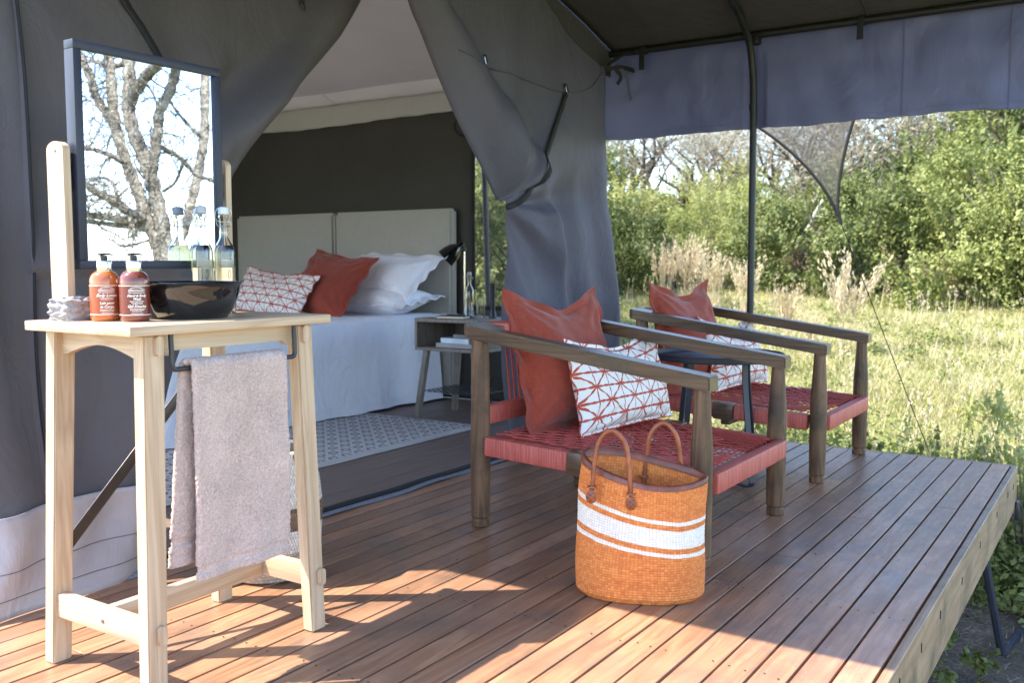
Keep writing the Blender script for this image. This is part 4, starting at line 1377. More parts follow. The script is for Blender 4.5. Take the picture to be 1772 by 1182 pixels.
def pattern_mat(name, a=0.150, b=0.068, c=(0.46, 0.082, 0.05)):
    """hand-printed star lattice in rust on white cotton"""
    t = NT(name)
    uv = t.n('SeparateXYZ'); t.l(t.tc('UV'), uv.inputs[0])
    wob = t.noise(t.mapped((1, 1, 1), 'UV'), 26.0, 2)
    wob2 = t.noise(t.mapped((1, 1, 1), 'UV', (3, 3, 0)), 70.0, 2)
    w = t.math('MULTIPLY', t.math('SUBTRACT', wob, 0.5), 0.09)
    U = t.math('ADD', t.math('DIVIDE', uv.outputs[0], a), w); V = t.math('ADD', t.math('DIVIDE', uv.outputs[1], b), w)
    def fam(e, width):
        f = t.math('FRACT', e)
        d = t.math('MINIMUM', f, t.math('SUBTRACT', 1.0, f))
        return d, width
    halfV = t.math('MULTIPLY', V, 0.5)
    fams = [(V, 0.105), (t.math('MULTIPLY', U, 2.0), 0.070), (t.math('ADD', U, halfV), 0.055), (t.math('SUBTRACT', U, halfV), 0.055)]
    # thickness swells between the knots
    sw = t.math('ABSOLUTE', t.math('SINE', t.math('MULTIPLY', U, 4 * math.pi)))
    thick = t.math('ADD', 0.45, t.math('ADD', t.math('MULTIPLY', sw, 0.55), t.math('MULTIPLY', t.math('SUBTRACT', wob2, 0.5), 1.1)))
    tot = None
    for e, wd in fams:
        f = t.math('FRACT', e); d = t.math('MINIMUM', f, t.math('SUBTRACT', 1.0, f))
        x = t.math('SUBTRACT', 1.0, t.math('DIVIDE', d, t.math('MULTIPLY', thick, wd)), clamp=True)
        x = t.math('MULTIPLY', x, 3.0, clamp=True)
        tot = x if tot is None else t.math('MAXIMUM', tot, x)
    fine = t.noise(t.mapped(), 380.0, 2)
    col = t.mix((0.80, 0.77, 0.73, 1), (*c, 1), tot)
    wr = t.noise(t.mapped((6, 6, 9)), 1.0, 4, 0.6, 0.8)
    t.col(col).set(Roughness=0.85, Normal=t.bump(fine, 0.25, 0.002, t.bump(wr, 0.35, 0.02)))
    t.b.inputs['Specular IOR Level'].default_value = 0.2
    return t.m
M_STAR = pattern_mat('rust_star_print')
M_STARS = pattern_mat('rust_star_print_small', 0.135, 0.066)
def cushion(w, h, T, chop=0.0, seed=0, flange=0.035, concave=0.06, wrinkle=0.010, n=64, belly=0.35, chopw=0.2, uvk=1.0, pleat=0.011):
    m = MB()
    off = Vector((seed * 3.1, seed * 1.7, seed * 0.9))
    def f(u, v, side):
        a, b = 2 * u - 1, 2 * v - 1
        x = w / 2 * a * (1 - concave * (1 - b * b))
        z = h / 2 + h / 2 * b * (1 - concave * (1 - a * a))
        fu = flange / w; fv = flange / h
        uu = min(max((u - fu) / (1 - 2 * fu), 0), 1); vv = min(max((v - fv) / (1 - 2 * fv), 0), 1)
        th = (max(math.sin(math.pi * uu), 0) ** 0.42) * (max(math.sin(math.pi * vv), 0) ** 0.42)
        th *= 1 + belly * (0.5 - vv)
        g = math.exp(-(a / chopw) ** 2 * 0.5)
        g2 = max(0.0, 1 - abs(a - 0.12) / (1.12 if a < 0.12 else 0.88)) ** 1.15
        g2 = g2 - 0.12 * math.exp(-((a - 0.12) / 0.1) ** 2)
        c = chop * g2 * vv ** 2.0
        z -= c * 1.25
        th *= 1 - 0.42 * g * vv ** 2 * (1 if chop > 0 else 0)
        wn_ = mnoise.noise(Vector((x * 7, z * 7, side * 2.0)) + off) * 0.6 + mnoise.noise(Vector((x * 16, z * 16, side * 2.0)) + off) * 0.4
        edge = 1 - th ** 2 * 0.6
        y = side * (T / 2 * th + (0.004 if th < 0.02 else 0) + wrinkle * wn_ * (0.25 + edge) * (1 if th > 0.02 else 0.3))
        if th < 0.02: y += 0.010 * math.sin((a + b * 1.3) * 9 + seed) * (1 - th)
        y += 0.012 * mnoise.noise(Vector((x * 4, z * 4, 7.0)) + off)
        # pleats that run in from the corners
        for (cx_, cz_) in ((-1, -1), (1, -1), (-1, 1), (1, 1)):
            d = math.hypot(a - cx_, b - cz_)
            if d < 0.9:
                ang = math.atan2(b - cz_, a - cx_)
                y += side * pleat * math.sin(ang * 15 + seed) * math.sin(math.pi * d / 0.9) * th
        return (x, y, z)
    for side in (-1, 1):
        vs, fs, uvs = [], [], []
        for j in range(n + 1):
            for i in range(n + 1): vs.append(f(i / n, j / n, side))
        for j in range(n):
            for i in range(n):
                q = [j * (n + 1) + i, j * (n + 1) + i + 1, (j + 1) * (n + 1) + i + 1, (j + 1) * (n + 1) + i]
                quv = [((i + dx) / n * w * uvk, (j + dy) / n * h * uvk) for dx, dy in ((0, 0), (1, 0), (1, 1), (0, 1))]
                if side > 0: q = q[::-1]; quv = quv[::-1]
                fs.append(q); uvs.append(quv)
        m.add(vs, fs, uvs)
    # rim that joins the faces
    rim = [(i / n, 0) for i in range(n)] + [(1, i / n) for i in range(n)] + [(1 - i / n, 1) for i in range(n)] + [(0, 1 - i / n) for i in range(n)]
    vs = [f(u, v, -1) for u, v in rim] + [f(u, v, 1) for u, v in rim]
    k = len(rim)
    m.add(vs, [[i, (i + 1) % k, k + (i + 1) % k, k + i] for i in range(k)], [[(rim[i][0] * w * uvk, rim[i][1] * h * uvk)] * 4 for i in range(k)])
    return m
def place_cushion(nm, mb, mat, loc, lean, yaw, roll, label, cat='cushion', group=None):
    """lean: tilt back about x; yaw about z; roll in its own plane"""
    o = mb.build(nm, mat, smooth=75, recalc=False)
    o.rotation_euler = (Matrix.Rotation(rad(yaw), 3, 'Z') @ Matrix.Rotation(rad(-lean), 3, 'X') @ Matrix.Rotation(rad(roll), 3, 'Y')).to_euler()
    o.location = loc
    return tag(o, label, cat, group)
place_cushion('rust_cushion', cushion(0.70, 0.645, 0.24, 0.085, 1, 0.036, 0.04, 0.012, belly=0.30, chopw=0.36), M_RUST, (3.675, 2.065, 0.362), 14, -6, 0,
              'rust linen cushion with a chopped top edge, on the near armchair')
place_cushion('patterned_cushion', cushion(0.69, 0.43, 0.20, 0.05, 2, 0.014, 0.05, belly=0.55, chopw=0.35), M_STAR, (3.805, 1.875, 0.366), 16, -9, -1,
              'white cushion with rust star lattice, leaning on the rust cushion of the near armchair')
place_cushion('rust_cushion', cushion(0.69, 0.65, 0.24, 0.075, 3, 0.036, 0.04, 0.012, belly=0.30, chopw=0.38), M_RUST, (5.10, 2.075, 0.368), 13, -6, 0,
              'rust linen cushion on the far armchair, seen against the grass')
place_cushion('patterned_cushion', cushion(0.64, 0.45, 0.19, 0.10, 4, 0.014, 0.07, chopw=0.3), M_STAR, (5.36, 1.905, 0.372), 18, -8, 0,
              'white star-patterned cushion behind the round table, on the far armchair')

# ------------------------------------------------------------------ side table
st_ = empty('side_table', (4.52, 1.745, 0.0), rad(10), 'round dark blue tray table between the two armchairs', 'side table')
R = 0.322
prof = [(0.0, 0.622), (R - 0.006, 0.622), (R, 0.627), (R + 0.002, 0.652), (R - 0.001, 0.654), (R - 0.003, 0.652), (R - 0.005, 0.632), (R - 0.012, 0.629), (0.0, 0.629)]
link('tray', MB().lathe(prof, n=72, caps=(False, False)).mesh('tray', M_NAVY, 35), st_)
def strip(path, w, t, axis_dir):
    m = MB()
    vs = []
    a = Vector(axis_dir).normalized()
    n = len(path)
    P = [Vector(q) for q in path]
    for i in range(n):
        d = (P[min(i + 1, n - 1)] - P[max(i - 1, 0)]).normalized()
        nr = d.cross(a).normalized()
        for sx, sn in ((-1, -1), (1, -1), (1, 1), (-1, 1)):
            vs.append(P[i] + a * (sx * w / 2) + nr * (sn * t / 2))
    fs = []
    for i in range(n - 1):
        for k in range(4):
            fs.append([i * 4 + k, i * 4 + (k + 1) % 4, (i + 1) * 4 + (k + 1) % 4, (i + 1) * 4 + k])
    fs += [[3, 2, 1, 0], [(n - 1) * 4 + k for k in range(4)]]
    return m.add(vs, fs)
for ang, zo in ((-38, 0.0), (52, 0.009)):
    d = Vector((math.cos(rad(ang)), math.sin(rad(ang)), 0)); s_ = Vector((-d.y, d.x, 0))
    pts = []
    A = [(0.20, 0.622), (0.205, 0.50), (0.235, 0.25), (0.262, 0.06), (0.262, 0.03), (0.25, 0.012), (0.225, 0.006), (0.15, 0.006)]
    half = [d * x + Vector((0, 0, z + (zo if z < 0.05 else 0))) for x, z in A]
    oth = [-d * x + Vector((0, 0, z + (zo if z < 0.05 else 0))) for x, z in A][::-1]
    link('leg_loop', strip(spline(half + oth, 80), 0.034, 0.006, s_).mesh('leg_loop', M_NAVY, 40), st_)

# ------------------------------------------------------------------ orange basket bag
bag = empty('basket_bag', (2.815, 1.345, 0.0), rad(-67), 'orange woven sisal bag with white stripes and tan leather handles', 'bag')
def bag_section(v):
    """half length, half width, exponent, sideways lean"""
    L = float(np.interp(v, [0, 0.04, 0.3, 0.7, 1.0], [0.192, 0.210, 0.212, 0.206, 0.202]))
    B = float(np.interp(v, [0, 0.05, 0.3, 0.7, 1.0], [0.118, 0.130, 0.128, 0.115, 0.098]))
    return L, B
HB = 0.425
def bag_pt(u, v, inset=0.0):
    a = 2 * math.pi * u
    L, B = bag_section(v)
    L -= inset; B -= inset
    ca, sa = math.cos(a), math.sin(a)
    p = 1.0 - 0.12 * v
    x = L * math.copysign(abs(ca) ** (0.86 + 0.25 * v), ca); y = B * math.copysign(abs(sa) ** (0.9 + 0.65 * v), sa)
    z = HB * v
    z += v * (0.010 * math.cos(a) * -1 + 0.008 * math.cos(2 * a + 0.5))
    z += v * v * 0.030 * math.sin(a) - 0.022 * v * v * math.cos(a)
    y += 0.010 * v * math.sin(3 * a + 1) + 0.012 * (1 - v) * v * 4 * math.sin(2 * a + 0.3) * 0.5
    x += 0.02 * (v - 0.5) * v
    return x, y, z, a
ROWS, COLS = 50, 118
def bag_out(u, v):
    x, y, z, a = bag_pt(u, v)
    d0 = 0.006 * mnoise.noise(Vector((x * 9, y * 9, z * 7))) * (0.3 + v)
    x += math.cos(a) * d0; y += math.sin(a) * d0; z += 0.004 * v * mnoise.noise(Vector((x * 12, y * 12, 3)))
    row = math.floor(v * ROWS)
    d = 0.0034 * abs(math.sin(math.pi * v * ROWS)) * (0.25 + 0.75 * abs(math.sin(math.pi * u * COLS)))
    d += 0.0012 * mnoise.noise(Vector((x * 160, y * 160, z * 160)))
    if v < 0.05: d -= 0.004 * (1 - v / 0.05)
    nx, ny = math.cos(a) / 1.0, math.sin(a)
    return (x + nx * d, y + ny * d, z)
def bag_mat(name, inside=False):
    t = NT(name)
    uv = t.n('SeparateXYZ'); t.l(t.tc('UV'), uv.inputs[0])
    V = uv.outputs[1]
    row = t.math('FLOOR', t.math('MULTIPLY', V, float(ROWS)))
    ux = t.math('ADD', t.math('MULTIPLY', uv.outputs[0], float(COLS)), t.math('MULTIPLY', t.noise(t.mapped(), 60.0, 2), 0.9))
    cb = t.n('CombineXYZ'); t.l(t.math('FLOOR', ux), cb.inputs[0]); t.l(row, cb.inputs[1])
    wn_ = t.n('TexWhiteNoise', _noise_dimensions='2D'); t.l(cb.outputs[0], wn_.inputs['Vector'])
    cl = t.noise(t.mapped((2, 2, 9)), 2.0, 2)
    k = t.math('ADD', t.math('MULTIPLY', wn_.outputs['Value'], 0.40), t.math('MULTIPLY', cl, 0.42))
    org = t.ramp(k, [(0.1, (0.52, 0.125, 0.024)), (0.45, (0.68, 0.205, 0.042)), (0.9, (0.80, 0.33, 0.085))])
    wht = t.mix((0.72, 0.65, 0.57, 1), (0.82, 0.76, 0.68, 1), wn_.outputs['Value'])
    w = t.math('MULTIPLY', t.math('SUBTRACT', t.noise(t.mapped((3, 3, 1)), 2.0, 2), 0.5), 0.035)
    gx_ = t.n('SeparateXYZ'); t.l(t.tc(), gx_.inputs[0])
    Vw = t.math('ADD', t.math('ADD', V, w), t.math('MULTIPLY', gx_.outputs[0], 0.22))
    def band(a, b): return t.math('MULTIPLY', t.math('GREATER_THAN', Vw, a), t.math('LESS_THAN', Vw, b))
    m_ = t.math('MAXIMUM', band(0.495, 0.645), t.math('MAXIMUM', band(0.688, 0.720), band(0.420, 0.452)))
    col = t.mix(org, wht, m_) if not inside else t.mix(org, wht, 0.0)
    fx = t.math('ABSOLUTE', t.math('SUBTRACT', t.math('FRACT', ux), 0.5))
    fy = t.math('ABSOLUTE', t.math('SUBTRACT', t.math('FRACT', t.math('MULTIPLY', V, float(ROWS))), 0.5))
    g = t.math('MAXIMUM', t.math('MULTIPLY', t.math('GREATER_THAN', fx, 0.37), 0.42), t.math('MULTIPLY', t.math('GREATER_THAN', fy, 0.40), 0.5))
    col = t.mix(col, (0.16, 0.036, 0.010, 1), t.math('MULTIPLY', g, 0.6 if not inside else 0.6))
    fib = t.noise(t.mapped((90, 90, 260)), 1.0, 3)
    t.col(col).set(Roughness=0.75, Normal=t.bump(fib, 0.35, 0.003))
    return t.m
link('bag_body', MB().grid(bag_out, 590, 200, closed_u=True).mesh('bag_body', bag_mat('orange_sisal'), 180), bag)
def bag_in(u, v):
    x, y, z, a = bag_pt(u, 1 - v, 0.007)
    return (x, y, z + 0.004 * v)
m = MB().grid(bag_in, 90, 20, closed_u=True)
m.lathe([(0.19, 0.008), (0.0, 0.008)], n=40, sy=0.62, caps=(False, False))
link('bag_lining', m.mesh('bag_lining', bag_mat('orange_sisal_inside', True), 180), bag)
def leather(name, c):
    t = NT(name)
    f = t.noise(t.mapped(), 28.0, 5, 0.6); g = t.noise(t.mapped(), 160.0, 3)
    t.col(t.ramp(f, [(0.3, sc(c, 0.6)), (0.7, sc(c, 1.3))])).set(Roughness=0.38, Normal=t.bump(g, 0.25, 0.002))
    return t.m
M_LEATH = leather('tan_leather', (0.27, 0.072, 0.026)); M_LEATHD = leather('brown_leather', (0.17, 0.043, 0.022))
rim = [Vector(bag_pt(u, 1.0)[:3]) for u in np.linspace(0, 1, 121)]
m = MB()
vs = []
for i, q in enumerate(rim):
    u = i / 120
    x1, y1, z1, a = bag_pt(u, 0.962)
    nx, ny = math.cos(a), math.sin(a)
    ri = bag_pt(u, 1.0, 0.009); r2 = bag_pt(u, 0.955, 0.012)
    vs += [(x1 + nx * 0.006, y1 + ny * 0.006, z1), (q.x + nx * 0.007, q.y + ny * 0.007, q.z), (q.x + nx * 0.003, q.y + ny * 0.003, q.z + 0.006), (ri[0], ri[1], q.z + 0.004), (r2[0], r2[1], r2[2])]
fs = []
for i in range(120):
    for k in range(4): fs.append([i * 5 + k, i * 5 + k + 1, (i + 1) * 5 + k + 1, (i + 1) * 5 + k])
m.add(vs, fs)
link('leather_rim', m.mesh('leather_rim', M_LEATHD, 180), bag)
def handle(x0, x1, side, lean):
    L, B = bag_section(1.0)
    yb = side * B * 0.80
    pts = spline([(x0 - 0.004, yb + side * 0.012, 0.352), (x0, yb + side * 0.014, 0.40), (x0 + 0.004, yb + side * 0.012, 0.45), (x0 + 0.018, yb + lean * 0.6, 0.525), ((x0 + x1) / 2, yb + lean, 0.562), (x1 - 0.018, yb + lean * 0.6, 0.520), (x1 - 0.004, yb + side * 0.012, 0.445), (x1, yb + side * 0.014, 0.39), (x1 + 0.004, yb + side * 0.012, 0.335)], 48)
    h = link('handle', MB().tube(pts, 0.0080, 12).mesh('handle', M_LEATH, 60), bag)
    for x, z in ((x0 - 0.004, 0.345), (x1 + 0.004, 0.328)):
        m = MB()
        m.lathe([(0.0, 0.0), (0.016, 0.001), (0.018, 0.004), (0.014, 0.008), (0.0, 0.010)], (x, yb + side * 0.024, z), 18, sy=1.25, caps=(False, False), axis=(0, side, 0))
        m.beam((x - 0.012, yb + side * 0.035, z - 0.012), (x + 0.012, yb + side * 0.035, z + 0.012), 0.008, 0.006, 0.002)
        m.beam((x - 0.012, yb + side * 0.036, z + 0.012), (x + 0.012, yb + side * 0.036, z - 0.012), 0.008, 0.006, 0.002)
        m.tube([(x + 0.013 * math.cos(a), yb + side * 0.014 + 0.013 * math.sin(a), z + 0.03) for a in np.linspace(0, 2 * math.pi, 14)], 0.0035, 5)
        link('knot', m.mesh('knot', M_LEATH, 50), h)
handle(-0.150, -0.030, -1, -0.012)
handle(0.010, 0.130, 1, 0.012)

# ------------------------------------------------------------------ rug
t = NT('tile_pattern_rug')
g = t.n('SeparateXYZ'); t.l(t.tc(), g.inputs[0])
kx, ky = 2 * math.pi / 0.21, 2 * math.pi / 0.21
sx_ = t.math('SINE', t.math('MULTIPLY', g.outputs[0], kx)); sy_ = t.math('SINE', t.math('MULTIPLY', g.outputs[1], ky))
cx_ = t.math('COSINE', t.math('MULTIPLY', g.outputs[0], kx * 2)); cy_ = t.math('COSINE', t.math('MULTIPLY', g.outputs[1], ky * 2))
e1 = t.math('ABSOLUTE', t.math('ADD', sx_, sy_)); e2 = t.math('ABSOLUTE', t.math('ADD', cx_, cy_))
p1 = t.math('LESS_THAN', t.math('ABSOLUTE', t.math('SUBTRACT', e1, 0.75)), 0.34); p2 = t.math('LESS_THAN', e2, 0.5); p3 = t.math('GREATER_THAN', e2, 1.55)
pat = t.math('MAXIMUM', p1, t.math('MAXIMUM', p2, p3))
border = t.math('LESS_THAN', g.outputs[1], 3.715)
stripe = t.math('GREATER_THAN', t.math('FRACT', t.math('MULTIPLY', g.outputs[1], 24.0)), 0.5)
base = t.mix((0.105, 0.115, 0.15, 1), (0.58, 0.57, 0.56, 1), pat)
brd = t.mix((0.60, 0.58, 0.55, 1), (0.33, 0.33, 0.35, 1), t.math('MULTIPLY', stripe, 0.6))
fz = t.noise(t.mapped(), 120.0, 3)
col = t.mix(t.mix(base, brd, border), (0.3, 0.3, 0.3, 1), t.math('MULTIPLY', fz, 0.3))
t.col(col).set(Roughness=0.95, Normal=t.bump(fz, 0.4, 0.004))
rug = MB().grid(lambda u, v: (2.40 + 2.76 * u, 3.635 + 1.5 * v, 0.006 + 0.003 * mnoise.noise(Vector((u * 9, v * 5, 0)))), 40, 20).build('rug', t.m, smooth=180)
solidify(rug, 0.008, 1)
tag(rug, 'grey and white tile-patterned rug on the tent floor beside the bed', 'rug')

# ------------------------------------------------------------------ bed
bed = empty('bed', (4.7, 5.9, 0.0), 0, 'double bed with white cover and two grey-green padded headboards inside the tent', 'bed')
def bp(o): return keep(o, bed)
M_HEAD = linen('headboard_cloth', (0.40, 0.38, 0.33), 0.06)
M_SHEET = canvas('white_cotton', (0.83, 0.83, 0.89), 0.85, 0.8, 0.02)
for ya, yb in ((4.572, 5.838), (5.850, 7.10)):
    m = MB()
    bm = bmesh.new(); bmesh.ops.create_cube(bm, size=1.0)
    for v in bm.verts: v.co = Vector((v.co.x * 0.09, v.co.y * (yb - ya), v.co.z * 1.50))
    bmesh.ops.bevel(bm, geom=list(bm.edges), offset=0.022, segments=4, affect='EDGES')
    m.bm(bm, Matrix.Translation((6.10, (ya + yb) / 2, 0.785)))
    bp(m.build('headboard', M_HEAD, smooth=60))
ZT = 0.695
def drop(u, v):
    # path: along the near side to the foot, round the corner, along the foot
    s = u * (2.52 + 2.3)
    z = ZT - 0.03 - (ZT - 0.045) * v
    fl = 0.02 + 0.045 * v
    if s < 2.52:
        x = 6.02 - s; y = 4.72 - fl; n = (0, -1)
    else:
        x = 3.50 - fl; y = 4.72 + (s - 2.52); n = (-1, 0)
    d = abs(s - 2.52)
    if d < 0.10:
        k = 1 - d / 0.10
        x += -fl * k * 0.5 + 0.02 * k if s < 2.52 else 0.02 * k
        y += 0.02 * k if s < 2.52 else -fl * 0.5 * k + 0.02 * k
    w = (0.022 * math.sin(s * 7.0 + 1) + 0.014 * math.sin(s * 17.0 + 2 + v) + 0.015 * mnoise.noise(Vector((s * 3.2, v * 1.5, 4)))) * v
    return (x + n[0] * w, y + n[1] * w, z)
cov = MB().grid(drop, 200, 28)
def topc(u, v):
    x = 3.485 + 2.55 * u; y = 4.705 + 2.36 * v
    e = min(u * 2.55, v * 2.36, (1 - v) * 2.36) / 0.06
    z = ZT - 0.032 * max(0, 1 - min(e, 1)) ** 2 + 0.010 * mnoise.noise(Vector((x * 2.2, y * 2.2, 0)))
    return (x, y, z)
cov.grid(topc, 70, 70)
bp(cov.build('bed_cover', M_SHEET, smooth=180))
hm = MB()
hm.tube([Vector(drop(k / 200, 0.90)) + (Vector((0, -0.002, 0)) if k < 104 else Vector((-0.002, 0, 0))) for k in range(201)], 0.003, 4)
bp(hm.build('cover_hem', M_SHEET))
bp(MB().box((4.78, 5.9, 0.33), (2.5, 2.24, 0.6)).build('mattress', M_SHEET))
def pillow(loc, lean, yaw, roll, w, h, T, seed, label):
    o = cushion(w, h, T, 0.0, seed, 0.05, 0.03, 0.010, 56, 0.2, pleat=0.004).build('white_pillow', M_SHEET, smooth=75, recalc=False)
    o.rotation_euler = (Matrix.Rotation(rad(yaw), 3, 'Z') @ Matrix.Rotation(rad(-lean), 3, 'X') @ Matrix.Rotation(rad(roll), 3, 'Y')).to_euler()
    o.location = loc
    return tag(o, label, 'pillow')
# local -Y of a cushion faces the foot of the bed: yaw -90 turns it to -X
pillow((5.50, 5.05, 0.775), 84, -92, 0, 0.88, 0.52, 0.24, 11, 'white pillow lying flat on the bed under the leaning pillow')
pillow((5.62, 5.10, 0.84), 52, -90, 4, 0.92, 0.54, 0.26, 12, 'white pillow leaning against the headboard above the flat one')
place_cushion('rust_cushion', cushion(0.66, 0.62, 0.17, 0.03, 13, 0.02, 0.05), M_RUST, (5.19, 5.30, 0.71), 40, -84, 8,
              'rust linen cushion on the bed, leaning on the white pillows')
place_cushion('patterned_cushion', cushion(0.74, 0.40, 0.15, 0.02, 14, 0.012, 0.05), M_STARS, (5.02, 5.62, 0.71), 34, -82, 6,
              'small oblong star-patterned cushion in front of the rust cushion on the bed')

# ------------------------------------------------------------------ nightstand
ns = empty('nightstand', (5.39, 3.94, 0.0), 0, 'grey oak nightstand with an open box on splayed legs, right of the bed', 'nightstand')
def np_(o): return keep(o, ns)
xa, xb, ya, yb, za, zb = 5.15, 5.62, 3.66, 4.215, 0.492, 0.716
np_(MB().box(((xa + xb) / 2, (ya + yb) / 2, zb - 0.012), (xb - xa, yb - ya, 0.024), 0.002).build('top', M_GREYW))
np_(MB().box(((xa + xb) / 2, (ya + yb) / 2, za + 0.011), (xb - xa, yb - ya, 0.022), 0.002).build('bottom', M_GREYW))
for y in (ya + 0.011, yb - 0.011):
    np_(MB().box(((xa + xb) / 2, y, (za + zb) / 2 - 0.001), (xb - xa, 0.022, zb - za - 0.048), 0.002).build('side_panel', M_GREYW))
np_(MB().box((xb - 0.012, (ya + yb) / 2, (za + zb) / 2 - 0.001), (0.018, yb - ya - 0.046, zb - za - 0.05)).build('back_panel', M_GREYW))
for (x0_, y0_, x1_, y1_) in ((5.20, 4.145, 5.165, 4.205), (5.20, 3.735, 5.165, 3.665), (5.57, 4.145, 5.60, 4.205), (5.57, 3.735, 5.60, 3.665)):
    np_(MB().beam((x0_, y0_, za), (x1_, y1_, 0.012), 0.042, 0.036, 0.004, up=(1, 0, 0)).build('leg', M_GREYW))
m = MB()
for k in range(9): m.tube([(5.19 + k * 0.048, 3.70, 0.20), (5.19 + k * 0.048, 4.17, 0.20)], 0.0028, 4)
for k in range(10): m.tube([(5.18, 3.70 + k * 0.052, 0.203), (5.59, 3.70 + k * 0.052, 0.203)], 0.0028, 4)
np_(m.build('wire_shelf', M_BLACK))
# lamp
lp = empty('bedside_lamp', (5.50, 4.035, zb), 0, 'black bell-shaded reading lamp on a slim chrome stem', 'lamp')
link('base', MB().lathe([(0.0, 0.0), (0.062, 0.0), (0.062, 0.010), (0.056, 0.014), (0.012, 0.016)], n=32, caps=(False, True)).mesh('base', M_BLACK), lp)
link('stem', MB().tube([(0, 0, 0.012), (0, 0, 0.475)], 0.0065, 10).mesh('stem', M_CHROME), lp)
ax = Vector((-0.42, 0.62, -0.66)).normalized()
a0 = Vector((0.0, 0.01, 0.53))
sh = [(0.018, 0.0), (0.022, 0.006), (0.022, 0.036), (0.030, 0.046), (0.052, 0.075), (0.066, 0.12), (0.072, 0.175), (0.070, 0.175), (0.062, 0.12), (0.048, 0.078), (0.02, 0.05)]
link('shade', MB().lathe(sh, tuple(a0), 32, axis=ax, caps=(True, True)).mesh('shade', M_ENAM, 50), lp)
m = MB(); m.tube([(0, 0, 0.465), (0.004, 0.004, 0.49), a0 + ax * 0.02], 0.011, 8); m.lathe([(0.012, -0.012), (0.015, 0.0), (0.012, 0.012)], (0, 0, 0.482), 12)
link('joint', m.mesh('joint', M_BLACK), lp)
link('shade_lining', MB().lathe([(0.069, 0.174), (0.060, 0.12), (0.046, 0.078)], tuple(a0), 32, axis=ax, caps=(False, False)).mesh('shade_lining', basic('white_enamel', (0.7, 0.68, 0.66), 0.4)), lp)
swing_bottle((5.40, 3.92, zb), 'slim clear bottle on the nightstand beside the drinking glass', 0.325, 0.036, M_CAP, None, fill=0.02)
tag(MB().lathe([(0.0, 0.004), (0.028, 0.0), (0.031, 0.003), (0.034, 0.145), (0.0325, 0.145), (0.029, 0.010), (0.0, 0.010)], (5.42, 3.835, zb), 28, caps=(False, False)).build('drinking_glass', M_GLASS),
    'clear straight drinking glass next to the bottle on the nightstand', 'glass')
tc = empty('torch', (5.43, 3.742, zb), 0, 'black torch standing on its lens end on the nightstand', 'torch')
link('torch_head', MB().lathe([(0.0, 0.0), (0.026, 0.0), (0.027, 0.03), (0.0165, 0.06)], n=24, caps=(False, True)).mesh('torch_head', M_BLACK), tc)
link('torch_barrel', MB().lathe([(0.0165, 0.06)] + sum([[(0.0165, 0.06 + 0.012 * k), (0.0180, 0.063 + 0.012 * k), (0.0180, 0.069 + 0.012 * k), (0.0165, 0.072 + 0.012 * k)] for k in range(12)], []) + [(0.0165, 0.205), (0.019, 0.210), (0.019, 0.242), (0.015, 0.246)], n=24).mesh('torch_barrel', M_PUMP), tc)
nb = empty('notebook', (5.225, 3.93, zb), rad(12), 'closed dark notebook with cream pages and a pen on the nightstand edge', 'notebook')
M_PAGE = basic('cream_pages', (0.66, 0.60, 0.48), 0.8, 0, 200, 0.15); M_DBROWN = basic('dark_brown_cover', (0.035, 0.017, 0.014), 0.5)
link('pages', MB().box((0, 0, 0.011), (0.108, 0.200, 0.014)).mesh('pages', M_PAGE), nb)
m = MB(); m.box((0, 0, 0.002), (0.118, 0.21, 0.003)); m.box((0, 0, 0.0205), (0.118, 0.21, 0.003)); m.box((0.06, 0, 0.011), (0.004, 0.21, 0.0215))
link('cover', m.mesh('cover', M_DBROWN), nb)
link('pen', MB().tube([(0.02, -0.08, 0.027), (0.03, 0.06, 0.027)], 0.005, 8).mesh('pen', M_BLACK), nb)
tb = empty('paperback', (5.36, 4.10, zb), rad(-6), 'pale grey-blue paperback lying by the lamp foot', 'book')
link('cover', MB().box((0, 0, 0.012), (0.14, 0.12, 0.022), 0.002).mesh('cover', basic('pale_blue_cover', (0.42, 0.44, 0.50), 0.5)), tb)
def book(loc, size, c, label, rz):
    r = empty('book', loc, rz, label, 'book')
    link('pages', MB().box((0.004, 0, size[2] / 2), (size[0] - 0.008, size[1] - 0.008, size[2] - 0.006)).mesh('pages', M_PAGE), r)
    m = MB(); m.box((0, 0, 0.0015), (size[0], size[1], 0.003)); m.box((0, 0, size[2] - 0.0015), (size[0], size[1], 0.003)); m.box((-size[0] / 2 + 0.0015, 0, size[2] / 2), (0.003, size[1], size[2] - 0.0062))
    link('cover', m.mesh('cover', basic('book_cover', c, 0.5)), r)
book((5.32, 3.93, za + 0.0225), (0.20, 0.30, 0.030), (0.36, 0.34, 0.33), 'grey patterned book at the bottom of the pile in the nightstand', 0.04)
book((5.33, 3.92, za + 0.0530), (0.20, 0.25, 0.034), (0.62, 0.72, 0.80), 'white and light blue book in the middle of the nightstand pile', -0.05)
book((5.40, 3.86, za + 0.0875), (0.20, 0.26, 0.022), (0.20, 0.20, 0.19), 'dark grey book on top of the nightstand pile', 0.08)
m = MB().tube(spline([(5.60, 3.75, 0.48), (5.66, 3.72, 0.36), (5.64, 3.80, 0.27), (5.68, 3.92, 0.25), (5.70, 3.95, 0.02)], 24), 0.004, 5)
tag(m.build('power_cord', M_WEB), 'thin black lamp cord hanging behind the nightstand', 'cord')

